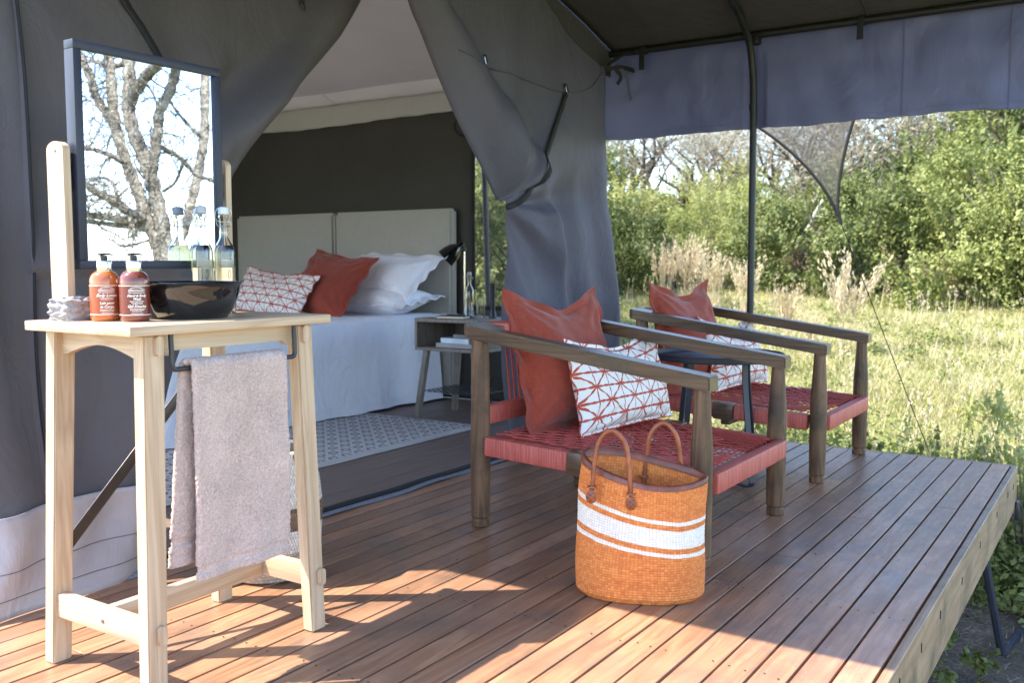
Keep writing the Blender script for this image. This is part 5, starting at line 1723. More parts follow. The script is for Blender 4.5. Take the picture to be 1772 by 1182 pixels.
# ------------------------------------------------------------------ vegetation
def leaf_mat(name, stops, transl=0.35, rough=0.55):
    t = NT(name)
    g = t.n('NewGeometry')
    info = t.n('ObjectInfo')
    big = t.noise(t.mapped((1, 1, 1)), 3.6, 3)
    k = t.math('ADD', t.math('MULTIPLY', g.outputs['Random Per Island'], 0.42), t.math('ADD', t.math('MULTIPLY', big, 0.42), t.math('MULTIPLY', info.outputs['Random'], 0.34)))
    c = t.ramp(k, stops)
    t.col(c).set(Roughness=rough)
    t.b.inputs['Specular IOR Level'].default_value = 0.3
    tr = t.n('BsdfTranslucent'); t.l(c, tr.inputs[0])
    mx = t.n('MixShader'); mx.inputs[0].default_value = transl
    t.l(t.b.outputs[0], mx.inputs[1]); t.l(tr.outputs[0], mx.inputs[2]); t.l(mx.outputs[0], t.out.inputs[0])
    return t.m
L_GREEN = leaf_mat('bush_leaf', [(0.12, (0.062, 0.092, 0.018)), (0.5, (0.165, 0.195, 0.047)), (0.9, (0.33, 0.345, 0.115))], 0.33)
L_DARK = leaf_mat('dark_bush_leaf', [(0.12, (0.035, 0.056, 0.012)), (0.5, (0.095, 0.122, 0.030)), (0.9, (0.22, 0.24, 0.075))], 0.3)
L_PALE = leaf_mat('pale_bush_leaf', [(0.10, (0.17, 0.20, 0.05)), (0.5, (0.31, 0.33, 0.10)), (0.9, (0.47, 0.46, 0.20))], 0.45)
L_DRY = leaf_mat('dry_grass_blade', [(0.1, (0.30, 0.22, 0.11)), (0.5, (0.52, 0.42, 0.26)), (0.9, (0.70, 0.60, 0.42))], 0.3)
L_GRASS = leaf_mat('grass_blade', [(0.15, (0.13, 0.18, 0.04)), (0.42, (0.27, 0.29, 0.09)), (0.68, (0.44, 0.40, 0.19)), (0.95, (0.60, 0.53, 0.33))], 0.4)
L_BROWN = leaf_mat('brown_scrub', [(0.1, (0.10, 0.065, 0.045)), (0.5, (0.21, 0.15, 0.10)), (0.9, (0.34, 0.27, 0.19))], 0.2)
M_BARK = basic('grey_bark', (0.075, 0.058, 0.045), 0.9, 0, 6, 0.45, (1, 1, 1), 0.6, 30, 0.02)
M_TWIG = basic('tan_twig', (0.20, 0.165, 0.125), 0.9, 0, 12, 0.3)

def quads_mesh(name, C, A, B, mat):
    """leaf quads: centre, half-length axis, half-width axis (numpy n x 3): a kite shape"""
    n = len(C)
    V = np.empty((n, 4, 3), np.float32)
    V[:, 0] = C - A; V[:, 1] = C + B - A * 0.1; V[:, 2] = C + A; V[:, 3] = C - B - A * 0.1
    me = bpy.data.meshes.new(name)
    me.vertices.add(4 * n); me.loops.add(4 * n); me.polygons.add(n)
    me.vertices.foreach_set('co', V.reshape(-1))
    me.loops.foreach_set('vertex_index', np.arange(4 * n, dtype=np.int32))
    me.polygons.foreach_set('loop_start', np.arange(0, 4 * n, 4, dtype=np.int32))
    me.materials.append(mat)
    me.update(calc_edges=True)
    return me
def tris_mesh(name, P0, P1, P2, mat):
    n = len(P0)
    V = np.stack([P0, P1, P2], 1).astype(np.float32)
    me = bpy.data.meshes.new(name)
    me.vertices.add(3 * n); me.loops.add(3 * n); me.polygons.add(n)
    me.vertices.foreach_set('co', V.reshape(-1))
    me.loops.foreach_set('vertex_index', np.arange(3 * n, dtype=np.int32))
    me.polygons.foreach_set('loop_start', np.arange(0, 3 * n, 3, dtype=np.int32))
    me.materials.append(mat)
    me.update(calc_edges=True)
    return me
def unit(a): return a / (np.linalg.norm(a, axis=1, keepdims=True) + 1e-9)

def bush_mesh(seed, nclump, nleaf, ls, mat, open_=0.0, spray=0.25):
    r = np.random.default_rng(seed)
    Cs, As, Bs = [], [], []
    ph = r.uniform(0, 6.28, 6)
    for c in range(nclump):
        th = r.uniform(0, 2 * math.pi); cz = r.uniform(-0.05, 1.0)
        rr = math.sqrt(max(0, 1 - cz * cz)) if cz > 0 else 1.0
        lump = 1 + 0.22 * math.sin(2 * th + ph[0]) + 0.15 * math.sin(3 * th + ph[1]) + 0.16 * math.sin(5 * th + ph[2] + 3 * cz)
        d = r.uniform(0.55, 1.0) ** 0.5 * lump
        ctr = np.array([rr * math.cos(th) * d, rr * math.sin(th) * d, max(cz, 0.02) * d * (1 + 0.15 * math.sin(4 * th + ph[3])) + 0.06])
        cr = r.uniform(0.09, 0.27)
        n = int(nleaf * (cr / 0.20) ** 2 * r.uniform(0.6, 1.3))
        o = unit(r.normal(size=(n, 3))) * (r.uniform(0.1, 1.0, (n, 1)) ** 0.5) * cr * np.array([1.15, 1.15, 0.8])
        k = int(n * spray)
        if k:  # shoots that leave the clump
            dirs = unit(np.array([math.cos(th), math.sin(th), 0.9]) + r.normal(size=(6, 3)) * 0.7)
            w = r.integers(0, 6, k)
            o[:k] = dirs[w] * r.uniform(0.4, 2.4, (k, 1)) * cr + r.normal(size=(k, 3)) * 0.018
        p = ctr + o
        nrm = unit(o / cr * 0.6 + np.array([0, 0, 0.55]) + r.normal(size=(n, 3)) * 0.55)
        a = unit(np.cross(nrm, r.normal(size=(n, 3))))
        b = np.cross(nrm, a)
        s = ls * r.uniform(0.75, 1.25) * r.uniform(0.4, 1.7, (n, 1))
        Cs.append(p); As.append(a * s); Bs.append(b * s * 0.5)
    return quads_mesh('foliage', np.concatenate(Cs), np.concatenate(As), np.concatenate(Bs), mat)
def stems_mesh(seed, n=9, mat=None):
    r = random.Random(seed)
    m = MB()
    for k in range(n):
        a = r.uniform(0, 6.28); d = r.uniform(0.3, 0.95)
        m.tube(spline([(0.1 * math.cos(a), 0.1 * math.sin(a), -0.25), (0.4 * d * math.cos(a + .3), 0.4 * d * math.sin(a + .3), 0.35), (d * math.cos(a), d * math.sin(a), r.uniform(0.6, 1.35))], 6), [0.030, 0.024, 0.019, 0.014, 0.010, 0.007, 0.004], 5)
    return m.mesh('stems', mat or M_BARK, 180)
BUSH = {
    'green': (bush_mesh(21, 95, 620, 0.019, L_GREEN), stems_mesh(1, 16)),
    'green2': (bush_mesh(22, 85, 620, 0.018, L_GREEN, spray=0.4), stems_mesh(2, 18)),
    'dark': (bush_mesh(23, 100, 620, 0.019, L_DARK), stems_mesh(3, 14)),
    'dark2': (bush_mesh(24, 85, 650, 0.020, L_DARK, spray=0.35), stems_mesh(4)),
    'pale': (bush_mesh(25, 75, 520, 0.017, L_PALE, spray=0.55), stems_mesh(5, 24, M_TWIG)),
    'scrub': (bush_mesh(26, 34, 260, 0.016, L_BROWN, spray=0.8), stems_mesh(6, 22)),
}
def polar(b, d):
    return d * math.cos(rad(b)), d * math.sin(rad(b))
nb_ = 0
def bush(b, d, s, h, kind, label, group='bushes on the bank'):
    global nb_
    nb_ += 1
    if b < 30.5:      # the bank starts further out towards the right
        k = 1.10 + 0.24 * min(1.0, max(0.0, (19.0 - b) / 11.0)) if d < 23.5 else 1.13
        d *= k; s *= k * 1.05; h *= k * 0.98
    x, y = polar(b, d)
    root = empty('bush', (x, y, float(ground_z(x, y)) - 0.05), (nb_ * 1.9) % 6.28, label, 'bush', group)
    f = link('foliage', BUSH[kind][0], root); g = link('stems', BUSH[kind][1], root)
    for o in (f, g): o.scale = (s, s, h)
    return root
bushes = [
    (27.4, 18.5, 1.1, 1.55, 'dark', 'dense dark green bush next to the tent flap edge, left in the opening'),
    (24.9, 20.5, 1.05, 1.05, 'green', 'leafy green bush right of the dark bush by the tent flap'),
    (22.6, 20.0, 1.0, 0.9, 'green2', 'low bright bush behind the far rust cushion, left of the steel pole'),
    (20.5, 22.0, 1.15, 1.75, 'pale', 'feathery yellow-green bush just left of the steel pole'),
    (18.0, 21.0, 1.1, 1.1, 'green2', 'green bush just right of the steel pole'),
    (16.4, 20.0, 1.05, 1.5, 'dark2', 'dark bush under the point of the mesh wing'),
    (13.9, 17.5, 1.25, 1.75, 'dark', 'big rounded dark mound bush right of the mesh wing'),
    (11.4, 19.0, 1.2, 1.25, 'green', 'green bush behind the pale plume grass'),
    (9.2, 17.0, 1.1, 1.5, 'dark2', 'dark leafy bush on the right between the mound bush and the picture edge'),
    (6.6, 15.5, 1.2, 1.7, 'green', 'sunlit bush low on the right with small bright leaves'),
    (4.0, 15.0, 1.2, 1.7, 'green2', 'bush cut off by the right edge of the view, in the front row'),
    (27.0, 25.0, 1.6, 1.5, 'pale', 'tall pale bush behind the dark bush by the tent flap'),
    (24.2, 26.0, 1.6, 1.3, 'green', 'green bush in the second row below the left bare tree'),
    (21.6, 26.5, 1.4, 2.0, 'pale', 'tallest pale bush left of the steel pole'),
    (19.0, 26.0, 1.5, 1.4, 'green2', 'bush in the second row behind the steel pole'),
    (16.6, 25.0, 1.5, 1.3, 'green', 'bush behind the dead white branch'),
    (14.0, 24.5, 1.6, 1.6, 'green2', 'bush on the bank seen above the dark mound bush'),
    (11.3, 23.5, 1.7, 2.3, 'dark', 'tall dark bush high on the bank right of the mesh wing'),
    (8.4, 22.5, 1.6, 2.6, 'green', 'tall green bush at the upper right below the spreading dark tree'),
    (5.8, 21.0, 1.7, 2.6, 'green2', 'tall bush at the upper right edge'),
    (3.2, 20.0, 1.7, 2.8, 'dark2', 'dark tall bush partly outside the right edge'),
    (29.5, 26.0, 1.6, 2.0, 'green', 'bush hidden mostly behind the right door flap'),
    (28.0, 33.0, 2.0, 1.2, 'green2', 'far bush on the ridge next to the tent flap'),
    (25.0, 34.0, 2.0, 1.1, 'pale', 'far pale bush on the ridge under the left bare tree'),
    (22.0, 34.0, 2.0, 1.3, 'green', 'far bush on the ridge left of the pole'),
    (18.6, 34.0, 2.0, 1.1, 'green2', 'far bush on the ridge right of the pole'),
    (15.4, 33.0, 2.0, 1.0, 'pale', 'far pale bush on the ridge behind the mesh wing'),
    (12.2, 32.0, 2.1, 1.9, 'green', 'far bush on the ridge right of the mesh wing'),
    (9.0, 30.0, 2.2, 2.9, 'green2', 'far tall bush on the ridge at the upper right'),
    (5.6, 29.0, 2.2, 3.1, 'pale', 'far pale tall bush on the ridge at the right edge'),
    (34.9, 12.5, 1.1, 1.9, 'dark2', 'dark bush outside the tent window above the torch'),
    (36.6, 13.5, 1.3, 1.4, 'pale', 'pale bush outside the tent window beside its pole'),
    (33.4, 14.5, 1.3, 2.6, 'green', 'green bush outside the tent window, behind the door flap edge'),
    (35.4, 18.0, 1.8, 3.2, 'pale', 'tall pale bush filling the top of the tent window'),
]
for q in bushes: bush(*q)
for i, (b, d, s, h, lab) in enumerate([(15.3, 18.3, 0.7, 0.85, 'brown dry scrub left of the mound bush'), (16.9, 18.6, 0.6, 0.8, 'thin brown scrub below the mesh wing'),
        (12.4, 16.5, 0.6, 0.7, 'brown scrub right of the plume grass'), (23.4, 18.8, 0.65, 0.7, 'brown scrub above the far rust cushion'), (10.2, 15.3, 0.5, 0.6, 'low brown scrub in front of the right-hand bushes')]):
    bush(b, d, s, h, 'scrub', lab, 'brown scrub at the foot of the bank')

# ---- bare spreading trees
def grow_tree(seed, height=6.5, spread=5.0, stems=4, twigs=True, lichen=1500):
    r = random.Random(seed)
    m = MB(); tw = MB()
    tips = []
    def rv(k): return Vector((r.uniform(-1, 1), r.uniform(-1, 1), r.uniform(-1, 1))) * k
    def branch(p, d, L, rad0, depth):
        n = max(3, int(L / 0.35))
        pts = [p.copy()]; rs = [rad0]
        for i in range(n):
            bend = Vector((0, 0, 0.10 if depth < 2 else -0.02))
            d = (d + rv(0.30) + bend).normalized()
            if pts[-1].z > height * 0.86: d = Vector((d.x, d.y, d.z * 0.25)).normalized()
            p = p + d * (L / n)
            pts.append(p.copy()); rs.append(rad0 * (1 - 0.62 * (i + 1) / n))
        (m if depth < 3 else tw).tube(pts, rs, 7 if depth < 2 else (4 if depth < 4 else 3), caps=False)
        if depth >= 5:
            tips.append(pts[-1]); return
        kids = 3 if depth < 2 else r.choice((3, 4, 4))
        for k in range(kids):
            i = r.randint(max(1, n // 2), n) if k else n
            q = pts[i]
            side = rv(1.0); side.z *= 0.5
            nd = (d * 0.75 + side * 0.95 + Vector((0, 0, 0.12))).normalized()
            branch(q.copy(), nd, L * r.uniform(0.55, 0.78), rs[i] * r.uniform(0.6, 0.8), depth + 1)
    for s in range(stems):
        a = 2 * math.pi * s / stems + r.uniform(-0.5, 0.5)
        d = Vector((math.cos(a) * 0.55, math.sin(a) * 0.55, 1.0)).normalized()
        branch(Vector((0.08 * math.cos(a), 0.08 * math.sin(a), -0.3)), d, height * 0.42, 0.26, 0)
    rg = np.random.default_rng(seed)
    T = np.array([list(t_) for t_ in tips])
    n = lichen
    C = T[rg.integers(0, len(T), n)] + rg.normal(size=(n, 3)) * 0.20
    nr = unit(rg.normal(size=(n, 3))); a = unit(np.cross(nr, rg.normal(size=(n, 3)))); b = np.cross(nr, a)
    s = rg.uniform(0.03, 0.11, (n, 1))
    li = quads_mesh('lichen', C, a * s, b * s * 0.16, L_TAN)
    return m.mesh('trunk', M_BARK, 180, recalc=False), tw.mesh('twigs', M_TWIG, 180, recalc=False), li
L_TAN = leaf_mat('lichen_tan', [(0.1, (0.20, 0.175, 0.12)), (0.5, (0.33, 0.295, 0.21)), (0.9, (0.46, 0.42, 0.31))], 0.3)
TREES = [grow_tree(5, 5.6, 5, 4, True, 8000), grow_tree(9, 5.2, 5, 5, True, 7000), grow_tree(17, 5.6, 5, 3, True, 7000)]
def tree(b, d, s, v, rz, label, zoff=0.0):
    if b < 30: d *= 1.14; s *= 1.16
    x, y = polar(b, d)
    root = empty('bare_tree', (x, y, float(ground_z(x, y)) - 0.1 + zoff), rad(rz), label, 'tree', 'bare spreading trees on the bank')
    for nm, me in zip(('trunk', 'crown_twigs', 'lichen'), TREES[v]):
        o = link(nm, me, root); o.scale = (s, s, s)
    return root
tree(24.0, 27.0, 1.0, 0, 20, 'bare grey tree with many thin forked stems, left of the steel pole')
tree(27.6, 31.0, 1.1, 1, 80, 'bare tree behind the valance corner next to the tent flap')
tree(21.4, 36.0, 1.0, 2, 150, 'bare tree nearly hidden behind the steel pole')
tree(15.5, 26.0, 1.05, 2, 40, 'dark-stemmed bare tree seen through the mesh wing')
tree(12.6, 25.0, 1.05, 1, 200, 'spreading bare tree right of the mesh wing')
tree(9.2, 28.0, 1.25, 0, 260, 'wide dark spreading tree under the valance at the upper right')
tree(5.6, 26.0, 1.2, 2, 310, 'pale twiggy tree at the upper right edge')
tree(18.4, 38.0, 1.1, 1, 10, 'distant bare tree just right of the steel pole')
tree(35.6, 24.0, 1.1, 0, 120, 'bare tree outside the tent window')

# dead white branch on the bank
x, y = polar(16.95, 22.6)
m = MB()
m.tube(spline([(0, 0, 0), (0.14, -0.30, 0.45), (0.20, -0.42, 0.78), (0.27, -0.60, 1.12)], 10), np.linspace(0.05, 0.025, 11), 7)
m.tube(spline([(0.19, -0.40, 0.72), (0.30, -0.62, 0.66), (0.36, -0.80, 0.60)], 6), np.linspace(0.03, 0.012, 7), 6)
m.tube(spline([(0.22, -0.48, 0.88), (0.24, -0.66, 0.84), (0.30, -0.80, 0.74)], 6), np.linspace(0.025, 0.01, 7), 6)
db = m.build('dead_branch', basic('bleached_wood', (0.62, 0.57, 0.52), 0.8, 0, 20, 0.2), smooth=180)
db.location = (x, y, float(ground_z(x, y)) + 0.85)
tag(db, 'bleached white dead branch sticking out of the bushes right of the pole', 'branch')

# ---- grass
def grass():
    r = np.random.default_rng(2)
    n = 400000
    b = np.radians(r.uniform(1.0, 40.0, n)); d = 5.6 + 22.0 * r.uniform(0, 1, n) ** 1.3
    x = d * np.cos(b); y = d * np.sin(b)
    inside = (x < 5.95) & (y > 0.25)
    near_tent = (x < 6.5) & (y > 2.9)
    bare = (x < 6.6 + 0.5 * np.sin(y * 3)) & (r.uniform(0, 1, n) < 0.55)
    k = ~(inside | near_tent | bare)
    x, y, d = x[k], y[k], d[k]; n = len(x)
    patch = np.sin(x * 0.9 + 1.3 * np.sin(y * 0.7)) * np.cos(y * 1.1 - 0.5 * x) + 0.5 * np.sin(x * 2.7 + y * 1.9)
    h = (0.03 + 0.11 * r.uniform(0, 1, n) ** 2.5) * (1 + 0.35 * patch)
    z = ground_z(x, y) + ground_bump(x, y) - 0.01
    a = r.uniform(0, 2 * np.pi, n); w = 0.0028 + 0.00062 * d * r.uniform(0.6, 1.2, n)
    lean = r.uniform(0.2, 1.1, n) * h; la = r.uniform(0, 2 * np.pi, n)
    P0 = np.stack([x + np.cos(a) * w, y + np.sin(a) * w, z], 1); P1 = np.stack([x - np.cos(a) * w, y - np.sin(a) * w, z], 1)
    P2 = np.stack([x + np.cos(la) * lean, y + np.sin(la) * lean, z + h], 1)
    o = link('grass', tris_mesh('grass', P0, P1, P2, L_GRASS))
    tag(o, kind='stuff', label='yellow-green grass on the slope beyond the deck')
    # taller thin stalks, some bleached
    q = 2400
    sb = np.radians(r.uniform(2, 31, q)); sd = 6.3 + 17.0 * r.uniform(0, 1, q) ** 1.2
    clump = np.sin(sb * 60) * np.cos(sd * 1.7) + 0.4 * np.sin(sd * 5 + sb * 90)
    kk = clump > 0.15
    sb, sd = sb[kk], sd[kk]; q = len(sb)
    x = sd * np.cos(sb); y = sd * np.sin(sb); kk = (x > 6.15) | (y < 0.2)
    x, y, sd = x[kk], y[kk], sd[kk]; q = len(x)
    z = ground_z(x, y); h = r.uniform(0.15, 0.52, q); w = 0.0022 + 0.0004 * sd
    a = r.uniform(0, 2 * np.pi, q); le = r.uniform(0.05, 0.45, q) * h
    P0 = np.stack([x - np.sin(a) * w, y + np.cos(a) * w, z], 1); P1 = np.stack([x + np.sin(a) * w, y - np.cos(a) * w, z], 1); P2 = np.stack([x + np.cos(a) * le, y + np.sin(a) * le, z + h], 1)
    o = link('tall_stalks', tris_mesh('tall_stalks', P0, P1, P2, L_DRY))
    tag(o, kind='stuff', label='thin bleached stalks standing in the grass')
    hd = 9
    C = np.repeat(P2, hd, 0) + r.normal(size=(q * hd, 3)) * np.array([0.012, 0.012, 0.03])
    a_ = unit(np.array([0, 0, 1.0]) + r.normal(size=(q * hd, 3)) * 0.5); b_ = unit(np.cross(a_, r.normal(size=(q * hd, 3))))
    o = link('seed_heads', quads_mesh('seed_heads', C, a_ * 0.018, b_ * 0.006, L_DRY))
    tag(o, kind='stuff', label='pale seed heads on the thin stalks in the grass')
    # broad-leaved ground cover
    m = 340
    cb_ = np.radians(r.uniform(2, 31, m)); cd = 6.2 + 13.5 * r.uniform(0, 1, m) ** 1.5
    cx_ = cd * np.cos(cb_); cy_ = cd * np.sin(cb_)
    extra = np.array([(6.15, 0.9), (6.25, 1.25), (6.2, 1.6), (6.4, 2.0), (6.35, 0.6), (6.5, 1.3), (6.1, 0.2), (6.6, 0.9), (6.3, 2.4), (6.7, 1.7), (6.2, 1.05), (6.9, 0.7), (6.3, 1.9)] + [(6.1 + 2.6 * r.uniform() ** 1.5, -0.6 + 3.4 * r.uniform()) for _ in range(150)])
    cx_ = np.concatenate([cx_, extra[:, 0]]); cy_ = np.concatenate([cy_, extra[:, 1]])
    Cs, As, Bs = [], [], []
    for i_, (px, py) in enumerate(zip(cx_, cy_)):
        if px < 6.05 and py > 0.3: continue
        q = int(r.integers(40, 130)); rr = r.uniform(0.10, 0.30)
        if i_ >= m: q = int(r.integers(160, 340)); rr = r.uniform(0.18, 0.50)
        o_ = r.normal(size=(q, 3)) * np.array([rr, rr, 0.0]) * 0.6
        o_[:, 2] = r.uniform(0.02, 1.0, q) * rr * 1.15 * np.exp(-(o_[:, 0] ** 2 + o_[:, 1] ** 2) / rr ** 2)
        C = o_ + np.array([px, py, float(ground_z(px, py))])
        nr = unit(np.array([0, 0, 0.9]) + r.normal(size=(q, 3)) * 0.5)
        a_ = unit(np.cross(nr, r.normal(size=(q, 3)))); b_ = np.cross(nr, a_)
        s = r.uniform(0.012, 0.034, (q, 1))
        Cs.append(C); As.append(a_ * s); Bs.append(b_ * s * 0.6)
    o = link('ground_cover', quads_mesh('ground_cover', np.concatenate(Cs), np.concatenate(As), np.concatenate(Bs), L_GREEN))
    tag(o, kind='stuff', label='low leafy weeds growing through the grass')
    # straw litter lying on the soil by the deck
    q = 4200
    x = r.uniform(3.0, 8.0, q); y = r.uniform(-1.0, 1.1, q)
    z = ground_z(x, y) + ground_bump(x, y) + 0.012
    a = r.uniform(0, 2 * np.pi, q); L = r.uniform(0.03, 0.14, q); w = 0.0025
    P0 = np.stack([x, y, z], 1); P1 = np.stack([x + np.sin(a) * w, y - np.cos(a) * w, z], 1); P2 = np.stack([x + np.cos(a) * L, y + np.sin(a) * L, z + r.uniform(-0.005, 0.03, q)], 1)
    o = link('straw_litter', tris_mesh('straw_litter', P0, P1, P2, L_DRY))
    tag(o, kind='stuff', label='dry straw scattered on the bare soil beside the deck')
grass()
# pale plume grass clumps
def plume_mesh(seed, n, h, spread, head):
    r = np.random.default_rng(seed)
    P0, P1, P2 = [], [], []
    C, A, B = [], [], []
    for k in range(n):
        a = r.uniform(0, 6.28); le = r.uniform(0.05, spread)
        base = np.array([r.normal() * 0.05, r.normal() * 0.05, 0.0])
        hh = h * r.uniform(0.6, 1.05)
        tip = base + np.array([math.cos(a) * le * hh, math.sin(a) * le * hh, hh])
        mid = (base + tip) / 2 + np.array([0, 0, 0.06 * hh])
        w = np.array([-math.sin(a), math.cos(a), 0]) * 0.006
        P0 += [base - w, mid - w]; P1 += [base + w, mid + w]; P2 += [mid, tip]
        m_ = int(head)
        t = r.uniform(0.0, 1.0, m_) ** 0.8
        d = tip - mid
        c = mid + d * (0.25 + 0.8 * t[:, None]) + r.normal(size=(m_, 3)) * 0.016
        ax = unit(d[None, :] / np.linalg.norm(d) + r.normal(size=(m_, 3)) * 0.25)
        bx = unit(np.cross(ax, r.normal(size=(m_, 3))))
        C.append(c); A.append(ax * 0.030); B.append(bx * 0.007)
    return tris_mesh('stalks', np.array(P0), np.array(P1), np.array(P2), L_DRY), quads_mesh('plumes', np.concatenate(C), np.concatenate(A), np.concatenate(B), L_DRY)
PL = [plume_mesh(1, 30, 1.0, 0.5, 30), plume_mesh(2, 60, 0.9, 0.35, 14)]
for (b, d, s, v, lab) in [(13.9, 13.6, 1.35, 0, 'pale plume grass fanning out beyond the far armchair'), (22.9, 18.0, 1.45, 1, 'tall dry grass clump just behind the far rust cushion'),
                          (24.3, 18.4, 1.25, 1, 'dry grass clump left of the far rust cushion'), (17.2, 14.0, 0.95, 1, 'straw-coloured clump just right of the steel pole'),
                          (21.4, 17.5, 1.2, 1, 'dry clump between the far rust cushion and the pole'), (15.9, 13.0, 0.70, 1, 'short dry clump left of the plume grass'), (19.5, 17.0, 1.1, 1, 'thin dry stalks right beside the steel pole')]:
    x, y = polar(b, d)
    root = empty('dry_grass_clump', (x, y, float(ground_z(x, y)) - 0.02), rad(b * 40), lab, 'grass clump', 'dry grass clumps on the slope')
    for nm, me in zip(('stalks', 'plumes'), PL[v]):
        o = link(nm, me, root); o.scale = (s, s, s)
# leafy plant beside the trestle under the deck edge
pm = bush_mesh(41, 10, 60, 0.10, L_DARK, spray=0.3)
for (x, y, s, lab) in ((4.75, 0.72, 0.20, 'dark leafy plant under the deck edge, nearer than the steel trestle'),):
    r_ = empty('weed_plant', (x, y, float(ground_z(x, y))), 0.4, lab, 'plant')
    o = link('foliage', pm, r_); o.scale = (s, s, s * 1.2)

# leafy weeds that stand just past the end of the deck
WEED = [bush_mesh(43, 26, 150, 0.040, L_GREEN, spray=0.8), bush_mesh(44, 22, 150, 0.038, L_PALE, spray=0.8)]
WST = stems_mesh(12, 14, M_TWIG)
for i, (x, y, s, h, lab) in enumerate([
        (6.45, 0.10, 0.34, 0.58, 'leafy weed beyond the deck corner, furthest right of the weeds by the deck end'),
        (6.75, 0.50, 0.36, 0.66, 'tallest leafy weed past the deck end, near the deck corner'),
        (6.50, 0.92, 0.32, 0.54, 'weed past the deck end right of the far armchair, under the guy rope'),
        (6.95, 1.05, 0.32, 0.56, 'weed just right of the front leg of the far armchair'),
        (6.60, 1.62, 0.32, 0.50, 'low weed seen between the two front legs of the far armchair'),
        (6.65, 2.10, 0.34, 0.50, 'low weed seen under the seat of the far armchair')]):
    r_ = empty('weed_plant', (x, y, float(ground_z(x, y))), i * 1.7, lab, 'plant', 'leafy weeds along the end of the deck')
    for o in (link('foliage', WEED[i % 2], r_), link('stems', WST, r_)): o.scale = (s, s, h * 1.22)

# ---- big lichen-covered tree that the mirror reflects
LIMBS = {'A': [(7.61, -5.59, 1.1), (7.58, -5.68, 1.44), (7.54, -5.81, 1.78), (7.5, -5.91, 2.09), (7.45, -6.03, 2.4), (7.42, -6.13, 2.74), (7.41, -6.19, 3.07), (7.42, -6.22, 3.38), (7.42, -6.27, 3.7), (7.42, -6.31, 3.93)], 'B': [(7.65, -5.53, 1.1), (7.65, -5.59, 1.52), (7.63, -5.68, 1.91), (7.61, -5.76, 2.22), (7.58, -5.84, 2.45), (7.53, -5.96, 2.76), (7.52, -6.03, 3.05), (7.54, -6.03, 3.33), (7.56, -6.05, 3.64), (7.57, -6.08, 3.93)], 'B2': [(7.53, -6.02, 3.12), (7.47, -5.68, 3.34), (7.41, -5.35, 3.46), (7.31, -5.05, 3.51), (7.23, -4.74, 3.65)], 'C': [(7.63, -5.69, 1.91), (7.57, -5.65, 2.18), (7.54, -5.57, 2.41), (7.53, -5.47, 2.72), (7.5, -5.38, 2.96), (7.53, -5.21, 3.2), (7.52, -5.09, 3.39), (7.51, -4.97, 3.63)], 'D': [(8.65, -6.75, 1.1), (8.85, -6.71, 1.63), (8.97, -6.76, 1.87), (9.11, -6.79, 2.21), (9.25, -6.82, 2.64), (9.37, -6.88, 3.01), (9.51, -7.0, 3.88), (9.63, -7.08, 4.33)], 'E': [(7.43, -6.11, 2.68), (7.4, -6.27, 2.95), (7.35, -6.45, 3.22), (7.34, -6.58, 3.54), (7.31, -6.74, 3.76), (7.28, -6.87, 3.92)], 'F': [(7.54, -5.78, 1.62), (7.4, -5.7, 1.68), (7.23, -5.67, 1.73), (7.03, -5.7, 1.85), (6.84, -5.7, 1.94), (6.65, -5.72, 2.05), (6.45, -5.73, 2.1)], 'F2': [(7.58, -5.71, 1.54), (7.47, -5.81, 1.61), (7.24, -6.1, 1.67), (7.03, -6.35, 1.72), (6.88, -6.5, 1.77)], 'F3': [(7.56, -5.73, 1.49), (7.5, -5.81, 1.53), (7.26, -6.15, 1.59), (7.07, -6.42, 1.63), (6.92, -6.62, 1.61)], 'G': [(7.69, -5.61, 2.01), (7.67, -5.36, 2.1), (7.62, -5.16, 2.26), (7.53, -5.01, 2.35), (7.36, -4.98, 2.43), (7.19, -4.94, 2.48)], 'Hh': [(7.7, -5.67, 2.57), (7.93, -5.57, 2.44), (8.12, -5.5, 2.24), (8.3, -5.49, 2.2), (8.48, -5.46, 2.16)], 'I': [(7.45, -6.03, 2.35), (7.22, -5.95, 2.42), (6.98, -5.91, 2.47), (6.74, -5.84, 2.47), (6.52, -5.77, 2.49)], 'J': [(7.37, -6.07, 1.87), (7.32, -6.04, 1.95), (7.26, -6.03, 2.1), (7.16, -6.08, 2.16), (7.02, -6.17, 2.12)], 'K': [(7.55, -5.73, 1.39), (7.38, -5.99, 1.31), (7.3, -6.16, 1.39), (7.28, -6.22, 1.42)], 'L': [(8.01, -5.22, 2.68), (7.89, -5.33, 2.83), (7.78, -5.42, 3.0), (7.7, -5.47, 3.15)], 'M': [(7.55, -6.07, 3.64), (7.52, -6.24, 3.61), (7.46, -6.45, 3.65), (7.42, -6.65, 3.71)], 'O': [(7.42, -6.13, 2.74), (7.54, -6.47, 2.72), (7.68, -6.76, 2.6)]}
t = NT('lichen_bark')
v = t.mapped()
a_ = t.noise(v, 9.0, 6, 0.7); b_ = t.noise(v, 28.0, 4, 0.7)
c = t.ramp(t.math('ADD', t.math('MULTIPLY', a_, 0.55), t.math('MULTIPLY', b_, 0.45)), [(0.36, (0.05, 0.04, 0.03)), (0.47, (0.15, 0.125, 0.09)), (0.58, (0.34, 0.31, 0.24)), (0.70, (0.52, 0.49, 0.38))])
t.col(c).set(Roughness=0.95, Normal=t.bump(t.math('ADD', a_, b_), 0.9, 0.03))
M_LBARK = t.m
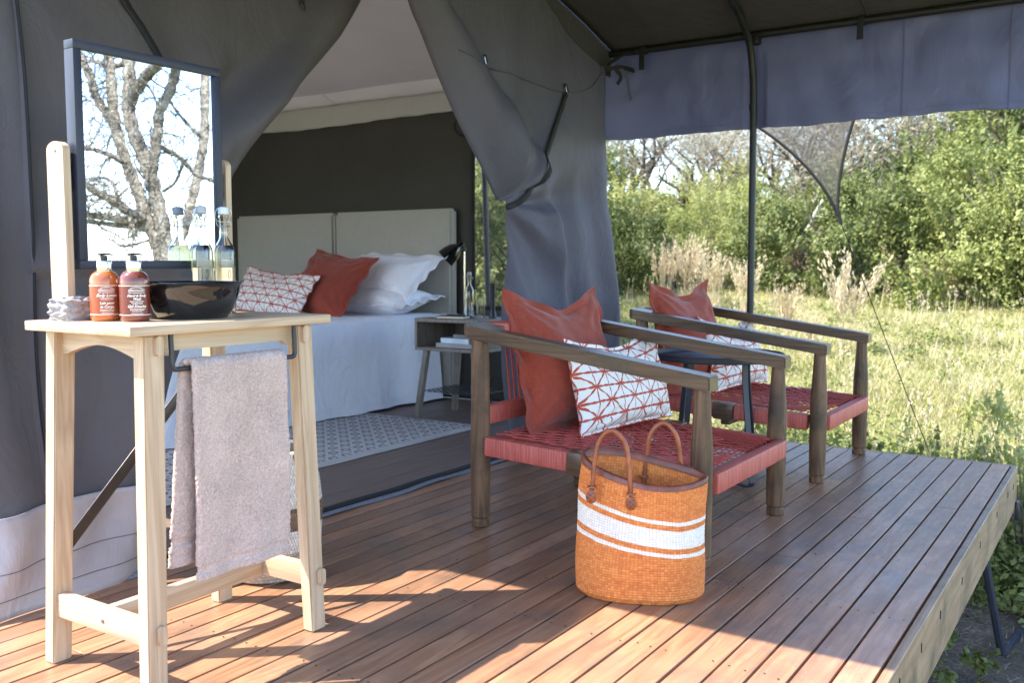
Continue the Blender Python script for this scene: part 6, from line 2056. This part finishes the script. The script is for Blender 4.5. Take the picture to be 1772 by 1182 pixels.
RAD = dict(A=(0.088, 0.060), B=(0.105, 0.075), B2=(0.072, 0.055), C=(0.066, 0.060), D=(0.080, 0.065), E=(0.058, 0.048), F=(0.060, 0.042), F2=(0.055, 0.036), F3=(0.04, 0.025), G=(0.02, 0.016), Hh=(0.035, 0.02),
           I=(0.034, 0.02), J=(0.026, 0.015), K=(0.015, 0.008), L=(0.028, 0.014), M=(0.04, 0.02), O=(0.022, 0.01))
mt = empty('lichen_tree', (7.75, -5.6, -0.92), 0, 'large bare lichen-covered tree seen only in the washstand mirror', 'tree')
tr_ = MB(); tw = MB(); tips = []
rt = random.Random(12)
def rv3(k): return Vector((rt.uniform(-1, 1), rt.uniform(-1, 1), rt.uniform(-1, 1))) * k
def twig(p, d, L, r0, depth):
    n = 4
    pts = [p.copy()]
    for i in range(n):
        d = (d + rv3(0.55)).normalized(); p = p + d * L / n; pts.append(p.copy())
    tw.tube(pts, [r0 * (1 - 0.6 * i / n) for i in range(n + 1)], 4 if depth < 2 else 3, caps=False)
    if depth < 3:
        for k in range(3):
            i = rt.randint(1, n)
            twig(pts[i].copy(), (d + rv3(1.3)).normalized(), L * rt.uniform(0.5, 0.75), r0 * 0.6, depth + 1)
    else: tips.append(pts[-1])
for k, pts in LIMBS.items():
    r0, r1 = RAD[k]
    P = list(pts)
    if k in ('A', 'B'): P = [(7.80, -5.42, -1.0), (7.72, -5.48, 0.1)] + P
    if k == 'D': P = [(8.3, -6.5, -1.0), (8.45, -6.65, 0.2)] + P
    q = spline(P, 10 * (len(P) - 1))
    n = len(q)
    rs = [(r0 + (r1 - r0) * i / (n - 1)) * (1 + 0.10 * math.sin(i * 0.9 + r0 * 100) + 0.07 * math.sin(i * 2.3)) for i in range(n)]
    tr_.tube(q, rs, 12)
    nt_ = int(n * (0.22 if r1 < 0.045 else 0.10))
    for j in range(nt_):
        i = rt.randint(int(n * 0.25), n - 1)
        d = rv3(1.0); d.z = d.z * 0.7 + 0.1
        twig(Vector(q[i]), d.normalized(), rt.uniform(0.25, 0.6), min(0.016, rs[i] * 0.4), 0 if rt.random() < 0.6 else 1)
    if k in ('A', 'B', 'C', 'E', 'B2', 'D'):
        twig(Vector(q[-1]), Vector((rt.uniform(-.4, .4), rt.uniform(-.4, .4), 1)).normalized(), 1.2, r1 * 0.8, 0)
keep(tr_.build('trunk', M_LBARK, smooth=180, recalc=False), mt)
keep(tw.build('twigs', M_LBARK, smooth=180, recalc=False), mt)
rg = np.random.default_rng(4)
T = np.array([list(q) for q in tips]); n = 5000
C = T[rg.integers(0, len(T), n)] + rg.normal(size=(n, 3)) * 0.05
nr = unit(rg.normal(size=(n, 3))); a = unit(np.cross(nr, rg.normal(size=(n, 3)))); b = np.cross(nr, a); s = rg.uniform(0.006, 0.02, (n, 1))
keep(link('lichen', quads_mesh('lichen', C, a * s, b * s * 0.5, L_TAN)), mt)
